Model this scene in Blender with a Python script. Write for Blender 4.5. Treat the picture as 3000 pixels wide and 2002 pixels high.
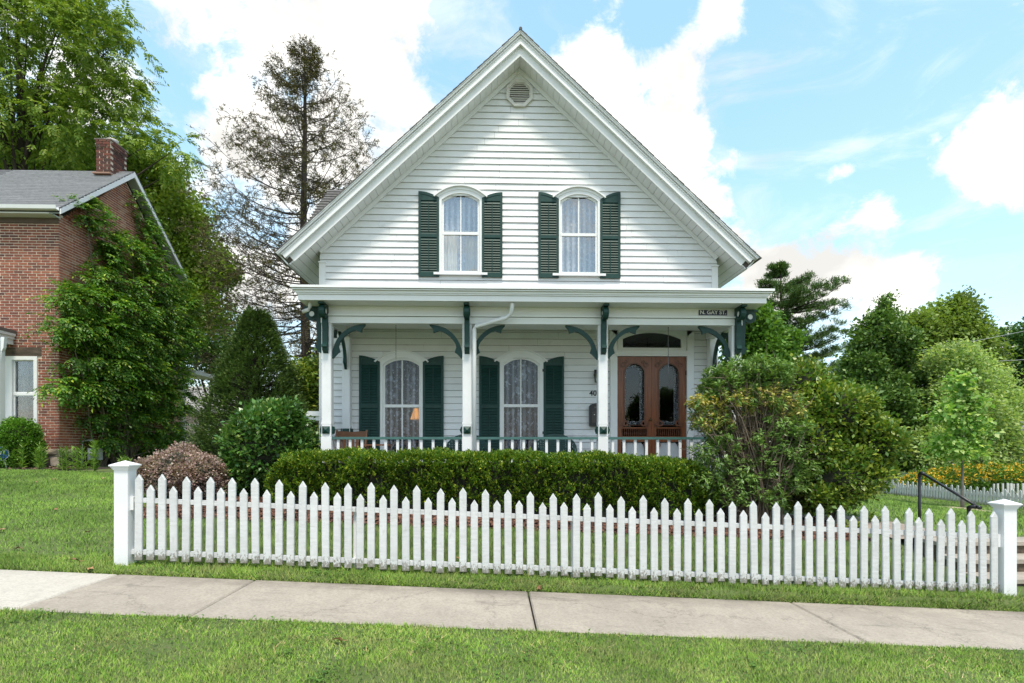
import bpy, math, random
import numpy as np
from mathutils import Vector
random.seed(7)
for o in list(bpy.data.objects): bpy.data.objects.remove(o)
SC = bpy.context.scene
COL = SC.collection
R = math.radians
# ------------------------------------------------------------------ camera
E = 1.6                      # eye height above the verge; all code below counts z from eye level
F = 1650.0                   # focal length in photograph pixels (3000 wide)
PSI = R(1.7)
cam = bpy.data.cameras.new("camera"); camo = bpy.data.objects.new("camera", cam); COL.objects.link(camo)
camo.location = (0, 0, E); camo.rotation_euler = (R(90), 0, -PSI)
cam.sensor_width = 36; cam.lens = F/3000*36; cam.shift_y = 309/3000; cam.shift_x = 0
cam.clip_start = .05; cam.clip_end = 2000
SC.camera = camo
_s, _c = math.sin(PSI), math.cos(PSI)
def ray(u, v):
    a = (u-1500)/F
    return Vector((_c*a+_s, -_s*a+_c, (1310-v)/F))
def at(u, v, Y):
    d = ray(u, v); t = Y/d.y
    return (d.x*t, Y, d.z*t)
def atx(u, Y): return at(u, 1310, Y)[0]
def atz(u, v, Y): return at(u, v, Y)[2]
# ------------------------------------------------------------------ sky and sun
SUN_EL, SUN_AZ = 65.0, 170.0     # azimuth clockwise from +Y: the sun stands behind the camera, a little to its right
W = bpy.data.worlds.new("World"); SC.world = W; W.use_nodes = True
nt = W.node_tree; nt.nodes.clear()
def N(t, **k):
    n = nt.nodes.new(t)
    for a, b in k.items(): setattr(n, a, b)
    return n
def L(a, b): nt.links.new(a, b)
def wmath(op, a, b=None, c=None, clamp=False):
    n = N('ShaderNodeMath', operation=op, use_clamp=clamp)
    for i, x in enumerate((a, b, c)):
        if x is None: continue
        if isinstance(x, (int, float)): n.inputs[i].default_value = x
        else: L(x, n.inputs[i])
    return n.outputs[0]
sky = N('ShaderNodeTexSky', sky_type='NISHITA', sun_disc=False, sun_elevation=R(SUN_EL), sun_rotation=R(SUN_AZ),
        air_density=1.0, dust_density=1.2, ozone_density=1.0)
tc = N('ShaderNodeTexCoord')
gen = tc.outputs['Generated']
def wnoise(scale, detail, rough, dist=0, stretch=(1, 1, 1), off=(0, 0, 0)):
    m = N('ShaderNodeMapping'); m.inputs['Scale'].default_value = stretch; m.inputs['Location'].default_value = off; L(gen, m.inputs[0])
    n = N('ShaderNodeTexNoise'); n.inputs['Scale'].default_value = scale; n.inputs['Detail'].default_value = detail
    n.inputs['Roughness'].default_value = rough; n.inputs['Distortion'].default_value = dist; L(m.outputs[0], n.inputs[0])
    return n.outputs['Fac']
# cloud banks as directions: (u, v, radius in degrees, weight); the rest of the sky carries a broken cover of the same kind
BANKS = [(480,160,8,.22),(700,60,9,.27),(950,120,9,.28),(1120,320,7,.28),(760,380,9,.20),(1150,40,5,.24),(560,640,9,.2),(980,520,8,.22),
 (1790,110,2.6,.55),(1690,240,2.6,.5),(1770,250,2.4,.4),(2010,190,3.2,.62),(1900,320,3.4,.5),(2010,390,3.2,.5),(1960,520,3.2,.5),(2130,640,3.0,.55),(2060,600,2.4,.4),(1720,420,4,.3),(2250,800,2.8,.55),(2400,810,2.6,.55),(2560,830,3.0,.62),(2640,800,1.6,.45),(2280,900,6,.3),
 (2130,0,2.2,.55),(2110,60,1.5,.4),(2190,90,1.4,.38),(2280,30,1.4,.38),(2950,440,3.0,.6),(2830,500,2.6,.55),(2920,540,2.4,.5),(3040,330,4,.55),(2720,380,1.4,.3),(2890,300,1.4,.25),(2560,600,2.2,.6),(2600,660,1.6,.4),(2430,515,1.3,.5),(2490,500,1.0,.4),(2180,440,1.3,.42),(2150,480,1.3,.35),(3000,1000,8,.28),(2750,1050,7,.28),(1460,0,2.0,.45),
 (2400,160,9,-.5),(2600,300,9,-.45),(2280,330,5,-.45),(1340,190,3.6,-.6),(1450,80,3.6,-.55),(1560,60,2.2,-.45),(2330,620,4,-.45),(2750,720,4,-.35),(2920,760,4,-.3),(480,300,3.0,-.4),(600,380,2.6,-.32),(400,60,2.4,-.3),(700,180,2.2,-.15),(870,330,2.5,-.18),(1000,460,2.2,-.15),(1890,60,2.8,-.4),(2700,560,3,-.3),(2780,880,3.5,-.15),(1830,560,1.6,-.2),(880,250,1.8,-.15),(2200,560,2,-.25)]
acc = None
for u, v, r, w in BANKS:
    d = ray(u, v).normalized()
    dp = N('ShaderNodeVectorMath', operation='DOT_PRODUCT'); L(gen, dp.inputs[0]); dp.inputs[1].default_value = d
    k = 1/(1-math.cos(R(r)))
    e = wmath('EXPONENT', wmath('MULTIPLY', wmath('SUBTRACT', dp.outputs['Value'], 1.0), k))
    acc = wmath('MULTIPLY_ADD', e, w, acc if acc is not None else 0.0)
big = wnoise(2.6, 3, .5, .2, (1, 1, 1.6), (3.1, 1.7, .4))
fine = wnoise(8, 10, .60, .25, (1, 1, 1.3))
fine2 = wnoise(30, 8, .68, .6)
den = wmath('ADD', acc, wmath('MULTIPLY', wmath('SUBTRACT', fine, .5), 2.5))
den = wmath('ADD', den, wmath('MULTIPLY', wmath('SUBTRACT', fine2, .5), .95))
den = wmath('ADD', den, wmath('MULTIPLY', wmath('SUBTRACT', big, .5), .8))
mr = N('ShaderNodeMapRange', interpolation_type='SMOOTHSTEP'); L(den, mr.inputs['Value'])
mr.inputs['From Min'].default_value = -.02; mr.inputs['From Max'].default_value = .52
veil = N('ShaderNodeMapRange', interpolation_type='SMOOTHSTEP'); L(wnoise(4.5, 8, .62, .8, (1, 1, 2.6), (5, 2, 8)), veil.inputs['Value'])      # thin high veil over the blue
veil.inputs['From Min'].default_value = .42; veil.inputs['From Max'].default_value = .68; veil.inputs['To Max'].default_value = .42
cl = N('ShaderNodeMix', data_type='RGBA'); L(wmath('MAXIMUM', mr.outputs[0], veil.outputs[0]), cl.inputs['Factor'])
hs = N('ShaderNodeHueSaturation'); hs.inputs['Hue'].default_value = .482; hs.inputs['Saturation'].default_value = 1.5; hs.inputs['Value'].default_value = 5.4; gam = N('ShaderNodeGamma'); gam.inputs['Gamma'].default_value = .5; L(sky.outputs[0], gam.inputs['Color']); L(gam.outputs[0], hs.inputs['Color'])   # soften the glare towards the horizon
L(hs.outputs[0], cl.inputs['A'])
shade = N('ShaderNodeMapRange'); L(wnoise(5, 5, .55, 0, (1, 1, 1.5), (.7, .2, .9)), shade.inputs['Value'])
shade.inputs['From Min'].default_value = .36; shade.inputs['From Max'].default_value = .58; shade.inputs['To Min'].default_value = 7.6; shade.inputs['To Max'].default_value = 11.5
cc = N('ShaderNodeCombineColor'); L(shade.outputs[0], cc.inputs[0]); L(wmath('MULTIPLY', shade.outputs[0], .98), cc.inputs[1]); L(wmath('MULTIPLY', shade.outputs[0], .93), cc.inputs[2])
L(cc.outputs[0], cl.inputs['B'])
bg = N('ShaderNodeBackground'); bg.inputs['Strength'].default_value = .13; L(cl.outputs['Result'], bg.inputs['Color'])
wo = N('ShaderNodeOutputWorld'); L(bg.outputs[0], wo.inputs['Surface'])
sun = bpy.data.lights.new("sun", 'SUN'); sun.energy = 4.4; sun.angle = R(11); sun.color = (1, .93, .81)
suno = bpy.data.objects.new("sun", sun); COL.objects.link(suno)
_az, _el = R(SUN_AZ), R(SUN_EL)
sd = Vector((math.sin(_az)*math.cos(_el), math.cos(_az)*math.cos(_el), math.sin(_el)))
suno.rotation_euler = (-sd).to_track_quat('-Z', 'Y').to_euler(); suno.location = sd*60
SC.render.engine = 'CYCLES'
SC.view_settings.view_transform = 'Standard'; SC.view_settings.look = 'None'
SC.view_settings.exposure = -0.1; SC.view_settings.gamma = 1.0; SC.view_settings.use_curve_mapping = False
SC.cycles.max_bounces = 6; SC.cycles.transparent_max_bounces = 12

# ------------------------------------------------------------------ helpers
WL = {}                                        # world location of each parent
def link(o): COL.objects.link(o); return o
def tag(o, label=None, cat=None, group=None, kind=None):
    if label: o['label'] = label
    if cat: o['category'] = cat
    if group: o['group'] = group
    if kind: o['kind'] = kind
    return o
def thing(name, label, cat, loc, group=None):
    o = link(bpy.data.objects.new(name, None)); o.empty_display_size = .1
    w = Vector((loc[0], loc[1], loc[2]+E)); o.location = w; WL[o.name] = w
    return tag(o, label, cat, group)
def wl(o): return WL[o.name] if o else Vector((0, 0, 0))
def finish(name, me, m, parent, smooth=False):
    if m: me.materials.append(m)
    if smooth: me.polygons.foreach_set('use_smooth', np.ones(len(me.polygons), bool))
    o = link(bpy.data.objects.new(name, me)); o.parent = parent; WL[o.name] = wl(parent)
    return o
def npmesh(name, V, Q):
    V = np.asarray(V, np.float32); Q = np.asarray(Q, np.int32); n, k = Q.shape
    me = bpy.data.meshes.new(name)
    me.vertices.add(len(V)); me.vertices.foreach_set('co', V.ravel())
    me.loops.add(n*k); me.loops.foreach_set('vertex_index', Q.ravel())
    me.polygons.add(n); me.polygons.foreach_set('loop_start', np.arange(0, n*k, k, dtype=np.int32))
    me.update(calc_edges=True)
    return me
def npobj(name, V, Q, m, parent=None, smooth=False):
    off = np.array([0, 0, E])-np.array(wl(parent))
    return finish(name, npmesh(name, np.asarray(V)+off, Q), m, parent, smooth)
class B:
    def __init__(s): s.v = []; s.f = []
    def add(s, V, Fs):
        n = len(s.v); s.v += [tuple(p) for p in V]; s.f += [tuple(i+n for i in f) for f in Fs]; return s
    def box(s, x0, x1, y0, y1, z0, z1):
        return s.add([(x0,y0,z0),(x1,y0,z0),(x1,y1,z0),(x0,y1,z0),(x0,y0,z1),(x1,y0,z1),(x1,y1,z1),(x0,y1,z1)],
                     [(0,3,2,1),(4,5,6,7),(0,1,5,4),(1,2,6,5),(2,3,7,6),(3,0,4,7)])
    def prism(s, poly, ax, a, b):
        def p3(p, t): return {'x': (t, p[0], p[1]), 'y': (p[0], t, p[1]), 'z': (p[0], p[1], t)}[ax]
        n = len(poly)
        V = [p3(p, a) for p in poly]+[p3(p, b) for p in poly]
        return s.add(V, [tuple(range(n)), tuple(range(2*n-1, n-1, -1))]+[(i, i+n, (i+1) % n+n, (i+1) % n) for i in range(n)])
    def ring(s, o, i, ax, a, b, closed=True):
        def p3(p, t): return {'x': (t, p[0], p[1]), 'y': (p[0], t, p[1]), 'z': (p[0], p[1], t)}[ax]
        n = len(o); V = [p3(p, a) for p in o]+[p3(p, a) for p in i]+[p3(p, b) for p in o]+[p3(p, b) for p in i]
        Fs = []
        for k in range(n if closed else n-1):
            j = (k+1) % n
            Fs += [(k, j, n+j, n+k), (2*n+k, 3*n+k, 3*n+j, 2*n+j), (k, 2*n+k, 2*n+j, j), (n+k, n+j, 3*n+j, 3*n+k)]
        if not closed: Fs += [(0, n, 3*n, 2*n), (n-1, 3*n-1, 4*n-1, 2*n-1)]
        return s.add(V, Fs)
    def tube(s, pts, r, n=8, caps=True):
        pts = [Vector(p) for p in pts]; m = len(pts); rr = r if isinstance(r, (list, tuple)) else [r]*m
        V = []
        for i, p in enumerate(pts):
            d = (pts[min(i+1, m-1)]-pts[max(i-1, 0)]).normalized()
            a = d.cross(Vector((0, 0, 1)) if abs(d.z) < .9 else Vector((0, 1, 0))).normalized(); b = d.cross(a)
            V += [p+(a*math.cos(t*2*math.pi/n)+b*math.sin(t*2*math.pi/n))*rr[i] for t in range(n)]
        Fs = [(i*n+t, i*n+(t+1) % n, (i+1)*n+(t+1) % n, (i+1)*n+t) for i in range(m-1) for t in range(n)]
        if caps: Fs += [tuple(range(n-1, -1, -1)), tuple(range((m-1)*n, m*n))]
        return s.add(V, Fs)
    def mesh(s, name, off=(0, 0, 0)):
        me = bpy.data.meshes.new(name); me.from_pydata([(x+off[0], y+off[1], z+off[2]) for x, y, z in s.v], [], s.f); me.update(); return me
    def build(s, name, m, parent=None, smooth=False):
        w = wl(parent); return finish(name, s.mesh(name, (-w.x, -w.y, E-w.z)), m, parent, smooth)
def inst(name, me, parent, loc, rot=(0, 0, 0), scale=(1, 1, 1)):
    o = link(bpy.data.objects.new(name, me)); o.parent = parent; w = wl(parent)
    o.location = (loc[0]-w.x, loc[1]-w.y, loc[2]+E-w.z); o.rotation_euler = rot; o.scale = scale; WL[o.name] = Vector((loc[0], loc[1], loc[2]+E)); return o
def shared(name, b, m):
    me = b.mesh(name)
    if m: me.materials.append(m)
    return me
# ---- materials
def rgb(h): 
    h = h.lstrip('#'); c = [int(h[i:i+2], 16)/255 for i in (0, 2, 4)]
    return tuple(x/12.92 if x <= .04045 else ((x+.055)/1.055)**2.4 for x in c)
def newmat(name):
    global nt
    m = bpy.data.materials.new(name); m.use_nodes = True; nt = m.node_tree; nt.nodes.clear(); return m
def mixc(f, a, b, mode='MIX'):
    n = N('ShaderNodeMix', data_type='RGBA', blend_type=mode)
    for s, x in (('Factor', f), ('A', a), ('B', b)):
        if isinstance(x, (int, float)): n.inputs[s].default_value = x
        elif isinstance(x, tuple): n.inputs[s].default_value = (*x[:3], 1)
        else: L(x, n.inputs[s])
    return n.outputs['Result']
def pnoise(scale, detail=4, rough=.55, stretch=(1, 1, 1), dist=0, out='Fac'):
    g = N('ShaderNodeNewGeometry'); m = N('ShaderNodeMapping'); m.inputs['Scale'].default_value = stretch; L(g.outputs['Position'], m.inputs[0])
    n = N('ShaderNodeTexNoise'); n.inputs['Scale'].default_value = scale; n.inputs['Detail'].default_value = detail
    n.inputs['Roughness'].default_value = rough; n.inputs['Distortion'].default_value = dist; L(m.outputs[0], n.inputs[0]); return n.outputs[out]
def ramp(x, a, b, lo=0.0, hi=1.0):
    n = N('ShaderNodeMapRange'); L(x, n.inputs['Value'])
    for k, v in (('From Min', a), ('From Max', b), ('To Min', lo), ('To Max', hi)): n.inputs[k].default_value = v
    return n.outputs[0]
def rnd01():
    g = N('ShaderNodeNewGeometry'); o = N('ShaderNodeObjectInfo')
    return wmath('FRACT', wmath('ADD', g.outputs['Random Per Island'], wmath('MULTIPLY', o.outputs['Random'], 7.31)))
def mul(c, k): return tuple(min(1, x*k) for x in c)
def surf(name, col, rough=.6, var=.12, scale=4, stretch=(1, 1, 1), bump=0, bscale=80, bstretch=None, rvar=0, dirt=None, dirtamt=0, dirtscale=6, dirtstretch=(1, 1, 1), spec=.5, metal=0, cols=None):
    m = newmat(name)
    c = mixc(ramp(pnoise(scale, 6, .6, stretch), .3, .7), mul(col, 1-var), mul(col, 1+var))
    if cols:
        r = rnd01(); cr = N('ShaderNodeValToRGB'); L(r, cr.inputs[0]); el = cr.color_ramp.elements
        for i, cx in enumerate(cols):
            e = el[i] if i < 2 else el.new(i/(len(cols)-1)); e.position = i/(len(cols)-1); e.color = (*cx, 1)
        c = mixc(.0, cr.outputs[0], cr.outputs[0])
        c = mixc(1.0, c, mixc(ramp(pnoise(scale, 6, .6, stretch), .3, .7), (1-var,)*3, (1+var,)*3), 'MULTIPLY')
    elif rvar:
        c = mixc(1.0, c, mixc(rnd01(), (1-rvar,)*3, (min(1, 1+rvar),)*3), 'MULTIPLY')
    if dirt: c = mixc(ramp(pnoise(dirtscale, 9, .7, dirtstretch), .62-.25*dirtamt, .80-.2*dirtamt, 0, min(1, .35+dirtamt)), c, dirt)
    p = N('ShaderNodeBsdfPrincipled'); L(c, p.inputs['Base Color']); p.inputs['Roughness'].default_value = rough
    p.inputs['Specular IOR Level'].default_value = spec; p.inputs['Metallic'].default_value = metal
    if bump:
        b = N('ShaderNodeBump'); b.inputs['Strength'].default_value = bump; b.inputs['Distance'].default_value = .01
        L(pnoise(bscale, 5, .6, bstretch or stretch), b.inputs['Height']); L(b.outputs[0], p.inputs['Normal'])
    o = N('ShaderNodeOutputMaterial'); L(p.outputs[0], o.inputs[0]); return m
LEAFK = 1.8
def leafmat(name, cols, patch=1.2, trans=.3, rough=.5, spec=.35, pvar=.3):
    m = newmat(name); r = rnd01(); cr = N('ShaderNodeValToRGB'); L(r, cr.inputs[0]); el = cr.color_ramp.elements
    for i, cx in enumerate(cols):
        e = el[i] if i < 2 else el.new(i/(len(cols)-1)); e.position = i/(len(cols)-1); e.color = (cx[0]*LEAFK*1.14, cx[1]*LEAFK*1.03, cx[2]*LEAFK*.8, 1)
    c = mixc(1.0, cr.outputs[0], mixc(ramp(pnoise(patch, 4, .6), .3, .7), (1-pvar,)*3, (1+pvar, 1+pvar*.9, 1+pvar*.5)), 'MULTIPLY')
    p = N('ShaderNodeBsdfPrincipled'); L(c, p.inputs['Base Color']); p.inputs['Roughness'].default_value = rough; p.inputs['Specular IOR Level'].default_value = spec
    t = N('ShaderNodeBsdfTranslucent'); L(mixc(1.0, c, (1.25, 1.3, .6), 'MULTIPLY'), t.inputs['Color'])
    x = N('ShaderNodeMixShader'); x.inputs[0].default_value = trans; L(p.outputs[0], x.inputs[1]); L(t.outputs[0], x.inputs[2])
    o = N('ShaderNodeOutputMaterial'); L(x.outputs[0], o.inputs[0]); return m
def glassmat(name, tint=(1, 1, 1), refl=.12):
    m = newmat(name); fr = N('ShaderNodeFresnel'); fr.inputs['IOR'].default_value = 1.5
    b = N('ShaderNodeBump'); b.inputs['Strength'].default_value = .12; b.inputs['Distance'].default_value = .02; L(pnoise(3.5, 2), b.inputs['Height'])
    g = N('ShaderNodeBsdfGlossy'); g.inputs['Roughness'].default_value = .02; g.inputs['Color'].default_value = (.95, .98, 1, 1); L(b.outputs[0], g.inputs['Normal'])
    t = N('ShaderNodeBsdfTransparent'); t.inputs['Color'].default_value = (*tint, 1)
    x = N('ShaderNodeMixShader'); L(wmath('ADD', fr.outputs[0], refl, clamp=True), x.inputs[0]); L(t.outputs[0], x.inputs[1]); L(g.outputs[0], x.inputs[2])
    o = N('ShaderNodeOutputMaterial'); L(x.outputs[0], o.inputs[0]); return m
def lacemat(name, col, dens, scale, amt=.7, t0=.14, t1=.26):
    m = newmat(name)
    g = N('ShaderNodeNewGeometry')
    vo = N('ShaderNodeTexVoronoi', feature='SMOOTH_F1'); vo.inputs['Scale'].default_value = scale; L(g.outputs['Position'], vo.inputs[0])
    nz = pnoise(scale*.55, 3, .5)
    a = wmath('ADD', ramp(vo.outputs['Distance'], t0, t1, .9, 0), ramp(nz, .54, .62, 0, .45))
    sx_ = N('ShaderNodeSeparateXYZ'); L(g.outputs['Position'], sx_.inputs[0]); fold = wmath('SINE', wmath('MULTIPLY', sx_.outputs['X'], 58.0))
    a = wmath('ADD', wmath('MULTIPLY', a, amt), wmath('MULTIPLY_ADD', fold, dens*.7, dens), clamp=True)
    d = N('ShaderNodeBsdfDiffuse'); d.inputs['Color'].default_value = (*col, 1); tl = N('ShaderNodeBsdfTranslucent'); tl.inputs['Color'].default_value = (*col, 1)
    dm = N('ShaderNodeMixShader'); dm.inputs[0].default_value = .3; L(d.outputs[0], dm.inputs[1]); L(tl.outputs[0], dm.inputs[2])
    t = N('ShaderNodeBsdfTransparent'); x = N('ShaderNodeMixShader'); L(a, x.inputs[0]); L(t.outputs[0], x.inputs[1]); L(dm.outputs[0], x.inputs[2])
    o = N('ShaderNodeOutputMaterial'); L(x.outputs[0], o.inputs[0]); return m
white = surf('white_paint', (.74, .745, .74), .5, .05, 3, bump=.25, bscale=25, bstretch=(.25, 1, 1), dirt=(.42, .41, .38), dirtamt=.2, dirtscale=9, dirtstretch=(.35, 1, 1), rvar=.06)
whitev = surf('white_post_paint', (.76, .765, .77), .45, .05, 3, bump=.25, bscale=25, bstretch=(1, 1, .2), dirt=(.4, .4, .36), dirtamt=.1, dirtscale=14, dirtstretch=(1, 1, .3), rvar=.04)
def objdirt(m, col, h, sc=60):
    """bare weathered wood where the paint has chipped off the foot of a board"""
    global nt
    nt = m.node_tree; p = [n for n in nt.nodes if n.type == 'BSDF_PRINCIPLED'][0]; old = p.inputs['Base Color'].links[0].from_socket
    t = N('ShaderNodeTexCoord'); sp_ = N('ShaderNodeSeparateXYZ'); L(t.outputs['Object'], sp_.inputs[0])
    f = wmath('ADD', ramp(sp_.outputs['Z'], 0, h, .22, -.25), pnoise(sc, 6, .7, (1, 1, .6))); L(mixc(ramp(f, .53, .63), old, col), p.inputs['Base Color']); return m
picketm = surf('picket_paint', (.61, .618, .62), .5, .08, 6, bump=.45, bscale=22, bstretch=(.4, 1, 1.6), dirt=(.33, .33, .3), dirtamt=.2, dirtscale=12, dirtstretch=(1, 1, .5), rvar=.08); objdirt(picketm, (.24, .225, .19), .2)
trim = surf('trim_paint', (.76, .765, .76), .45, .04, 2, bump=.1, bscale=20)
green = surf('green_paint', (.008, .043, .035), .5, .2, 12, bump=.2, bscale=60, dirt=(.04, .09, .08), dirtamt=.08, dirtscale=20, spec=.35)
green2 = surf('green_rail_paint', (.05, .13, .12), .4, .15, 12)
woodm = surf('door_wood', (.20, .064, .024), .38, .3, 6, (6, 6, .5), bump=.2, bscale=30, bstretch=(5, 5, .5))
woodd = surf('carved_wood', (.13, .045, .02), .45, .3, 20)
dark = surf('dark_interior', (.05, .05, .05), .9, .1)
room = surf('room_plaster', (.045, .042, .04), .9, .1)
black = surf('black_iron', (.012, .012, .014), .35, .2, 20)
glass = glassmat('window_glass', refl=.0)
glassu = glassmat('upper_window_glass', refl=.22)
# ------------------------------------------------------------------ terrain
SWF, SWN = 5.345, 4.145                    # far and near edge of the pavement
def zs(x): return -1.354-.049*np.clip(x, -30, 30)
PX_ = [-60, -14, -10, -4, 0, 4, 6, 10, 15, 30, 60]; PZ_ = [-.3, -.42, -.52, -.84, -1.0, -1.2, -1.17, -1.50, -1.98, -2.3, -2.6]
def G(x, y):
    x = np.asarray(x, float); y = np.asarray(y, float)
    s = zs(x); step = np.interp(x, [-5, -3, 5], [.012, .03, .095])
    top = s+step*np.clip((y-SWF-.0)/.05, 0, 1)
    p = np.interp(x, PX_, PZ_)
    reach = np.interp(x, [-10, -4, 4, 10], [12.8, 9.0, 8.6, 9.5])
    t = np.clip((y-5.75)/(reach-5.75), 0, 1); t = t*(1.25-.25*t)
    z = top+(np.maximum(p, top)-top)*np.clip(t, 0, 1)
    near = s+.012
    sw = (y <= SWF) & (y >= SWN)
    z = np.where(y > SWF, z, np.where(sw, s-.10, near))
    return z
def Gf(x, y): return float(G(x, y))
def sheet(name, xs, ys, zf, m, kind='structure', label=None, cat=None):
    X, Y = np.meshgrid(xs, ys); Z = zf(X, Y)
    V = np.stack([X, Y, Z], -1).reshape(-1, 3); nx, ny = len(xs), len(ys)
    i = np.arange(ny-1)[:, None]*nx+np.arange(nx-1)[None]; i = i.ravel()
    o = npobj(name, V, np.stack([i, i+1, i+nx+1, i+nx], 1), m, None, True); tag(o, label, cat, kind=kind); return o
def grassground(name):
    m = newmat(name)
    a = mixc(ramp(pnoise(1.1, 5, .6), .3, .7), (.07, .11, .025), (.11, .15, .04))
    c = mixc(ramp(pnoise(14, 5, .7), .55, .75), a, (.17, .14, .07))
    p = N('ShaderNodeBsdfPrincipled'); L(c, p.inputs['Base Color']); p.inputs['Roughness'].default_value = .95
    b = N('ShaderNodeBump'); b.inputs['Strength'].default_value = .6; b.inputs['Distance'].default_value = .03; L(pnoise(40, 5, .7), b.inputs['Height']); L(b.outputs[0], p.inputs['Normal'])
    o = N('ShaderNodeOutputMaterial'); L(p.outputs[0], o.inputs[0]); return m
soilgrass = grassground('lawn_soil')
xs = np.unique(np.concatenate([np.linspace(-400, -40, 19), np.linspace(-40, -12, 29), np.arange(-12, 14, .4), np.linspace(14, 40, 27), np.linspace(40, 400, 19)]))
ys = np.unique(np.concatenate([[-60, -20, -5, 0], np.arange(1, 4.1, .3), [SWN-.002, SWN, SWF, SWF+.02, SWF+.05], np.arange(5.45, 14, .3), np.linspace(14, 40, 27), np.linspace(40, 700, 23)]))
sheet('ground', xs, ys, G, soilgrass, label='lawn ground falling gently along the street')
# pavement slabs
def concrete(name, c1, c2, stain):
    m = newmat(name)
    c = mixc(ramp(pnoise(1.3, 6, .65), .3, .7), c1, c2)
    c = mixc(ramp(pnoise(45, 6, .75), .44, .66, 0, .6), c, mul(c1, .62))
    c = mixc(ramp(pnoise(9, 7, .75, (1, .4, 1)), .5, .7, 0, .45), c, mul(c1, .7))
    vo_ = N('ShaderNodeTexVoronoi', feature='DISTANCE_TO_EDGE'); vo_.inputs['Scale'].default_value = .55; gp_ = N('ShaderNodeNewGeometry'); wn_ = N('ShaderNodeVectorMath', operation='MULTIPLY_ADD'); L(pnoise(5, 6, .7, out='Color'), wn_.inputs[0]); wn_.inputs[1].default_value = (.5, .5, .5); L(gp_.outputs['Position'], wn_.inputs[2]); L(wn_.outputs[0], vo_.inputs[0])
    c = mixc(ramp(vo_.outputs['Distance'], .0, .006, .55 if stain > .5 else 0, 0), c, mul(c1, .25))      # hairline cracks
    c = mixc(ramp(pnoise(3.2, 8, .75, (.35, 1.5, 1)), .56, .72, 0, stain), c, mul(c1, .38))
    g_ = N('ShaderNodeNewGeometry'); sp_ = N('ShaderNodeSeparateXYZ'); L(g_.outputs['Position'], sp_.inputs[0])      # silt washed along the lawn edge
    silt = wmath('MULTIPLY', ramp(sp_.outputs['Y'], SWF-.34, SWF, 0, 1), ramp(pnoise(2.2, 8, .7, (.5, 1, 1)), .38, .62)); c = mixc(wmath('MULTIPLY', silt, min(1, stain*1.3)), c, mul(c1, .45))
    p = N('ShaderNodeBsdfPrincipled'); L(c, p.inputs['Base Color']); p.inputs['Roughness'].default_value = .85
    b = N('ShaderNodeBump'); b.inputs['Strength'].default_value = .35; b.inputs['Distance'].default_value = .004; L(pnoise(120, 4, .7), b.inputs['Height']); L(b.outputs[0], p.inputs['Normal'])
    o = N('ShaderNodeOutputMaterial'); L(p.outputs[0], o.inputs[0]); return m
conc = concrete('old_concrete', (.30, .262, .215), (.42, .368, .302), .75)
concn = concrete('new_concrete', (.47, .435, .375), (.55, .51, .445), .25)
base = B(); base.prism([(-14, -.7-.06-.05), (14, -2.04-.12), (14, -2.04-.3), (-14, -.7-.4)], 'y', SWN+.003, SWF-.003)
sw = base.build('pavement', surf('joint_soil', (.05, .045, .035), .95)); tag(sw, 'worn concrete pavement running past the picket fence', kind='structure')
J = [-9.8, -6.6, -3.5, -2.25, .31, 2.84, 5.4, 8, 10.6]
for a, b in zip(J, J[1:]):
    g = .007; zz = lambda x: float(zs(x))
    q = B(); x0, x1 = a+g, b-g; e = .012
    q.add([(x0, SWN+.004, zz(x0)-.09), (x1, SWN+.004, zz(x1)-.09), (x1, SWF-.004, zz(x1)-.09), (x0, SWF-.004, zz(x0)-.09),
           (x0, SWN+.004, zz(x0)-e), (x1, SWN+.004, zz(x1)-e), (x1, SWF-.004, zz(x1)-e), (x0, SWF-.004, zz(x0)-e),
           (x0+e, SWN+e, zz(x0)), (x1-e, SWN+e, zz(x1)), (x1-e, SWF-e, zz(x1)), (x0+e, SWF-e, zz(x0))],
          [(0,1,5,4),(1,2,6,5),(2,3,7,6),(3,0,4,7),(4,5,9,8),(5,6,10,9),(6,7,11,10),(7,4,8,11),(8,9,10,11)])
    o = q.build('concrete_slab', concn if b <= -3.4 else conc, sw)
    if b <= -3.4: o['label'] = 'paler new concrete slab'
# mulch beds
mulch = surf('bark_mulch', (.075, .034, .02), .95, .5, 22, bump=1, bscale=70, cols=None, dirt=(.16, .075, .04), dirtamt=.4, dirtscale=45)
soil = surf('dark_soil', (.03, .022, .016), .95, .4, 20, bump=1, bscale=60, dirt=(.10, .07, .05), dirtamt=.25, dirtscale=30)
def bedsheet(name, x0, x1, y0, y1, m, lab, wob=.12, lift=.03):
    def zf(X, Y):
        ed = np.minimum(np.minimum(X-x0, x1-X), np.minimum(Y-y0, y1-Y))
        return G(X, Y)+lift*np.clip(ed/.15, -.6, 1)+.012*np.sin(X*23)*np.sin(Y*19)
    return sheet(name, np.arange(x0-.05, x1+.06, .12), np.arange(y0-.05, y1+.06, .12), zf, m, label=lab)
bedsheet('mulch_bed', -5.0, 5.2, 7.55, 9.6, mulch, 'red brown bark mulch bed under the hedge')
bedsheet('soil_bed', -16, -9.6, 12.75, 14.6, soil, 'dark planting bed along the brick house')
rng = np.random.default_rng(3)
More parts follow.
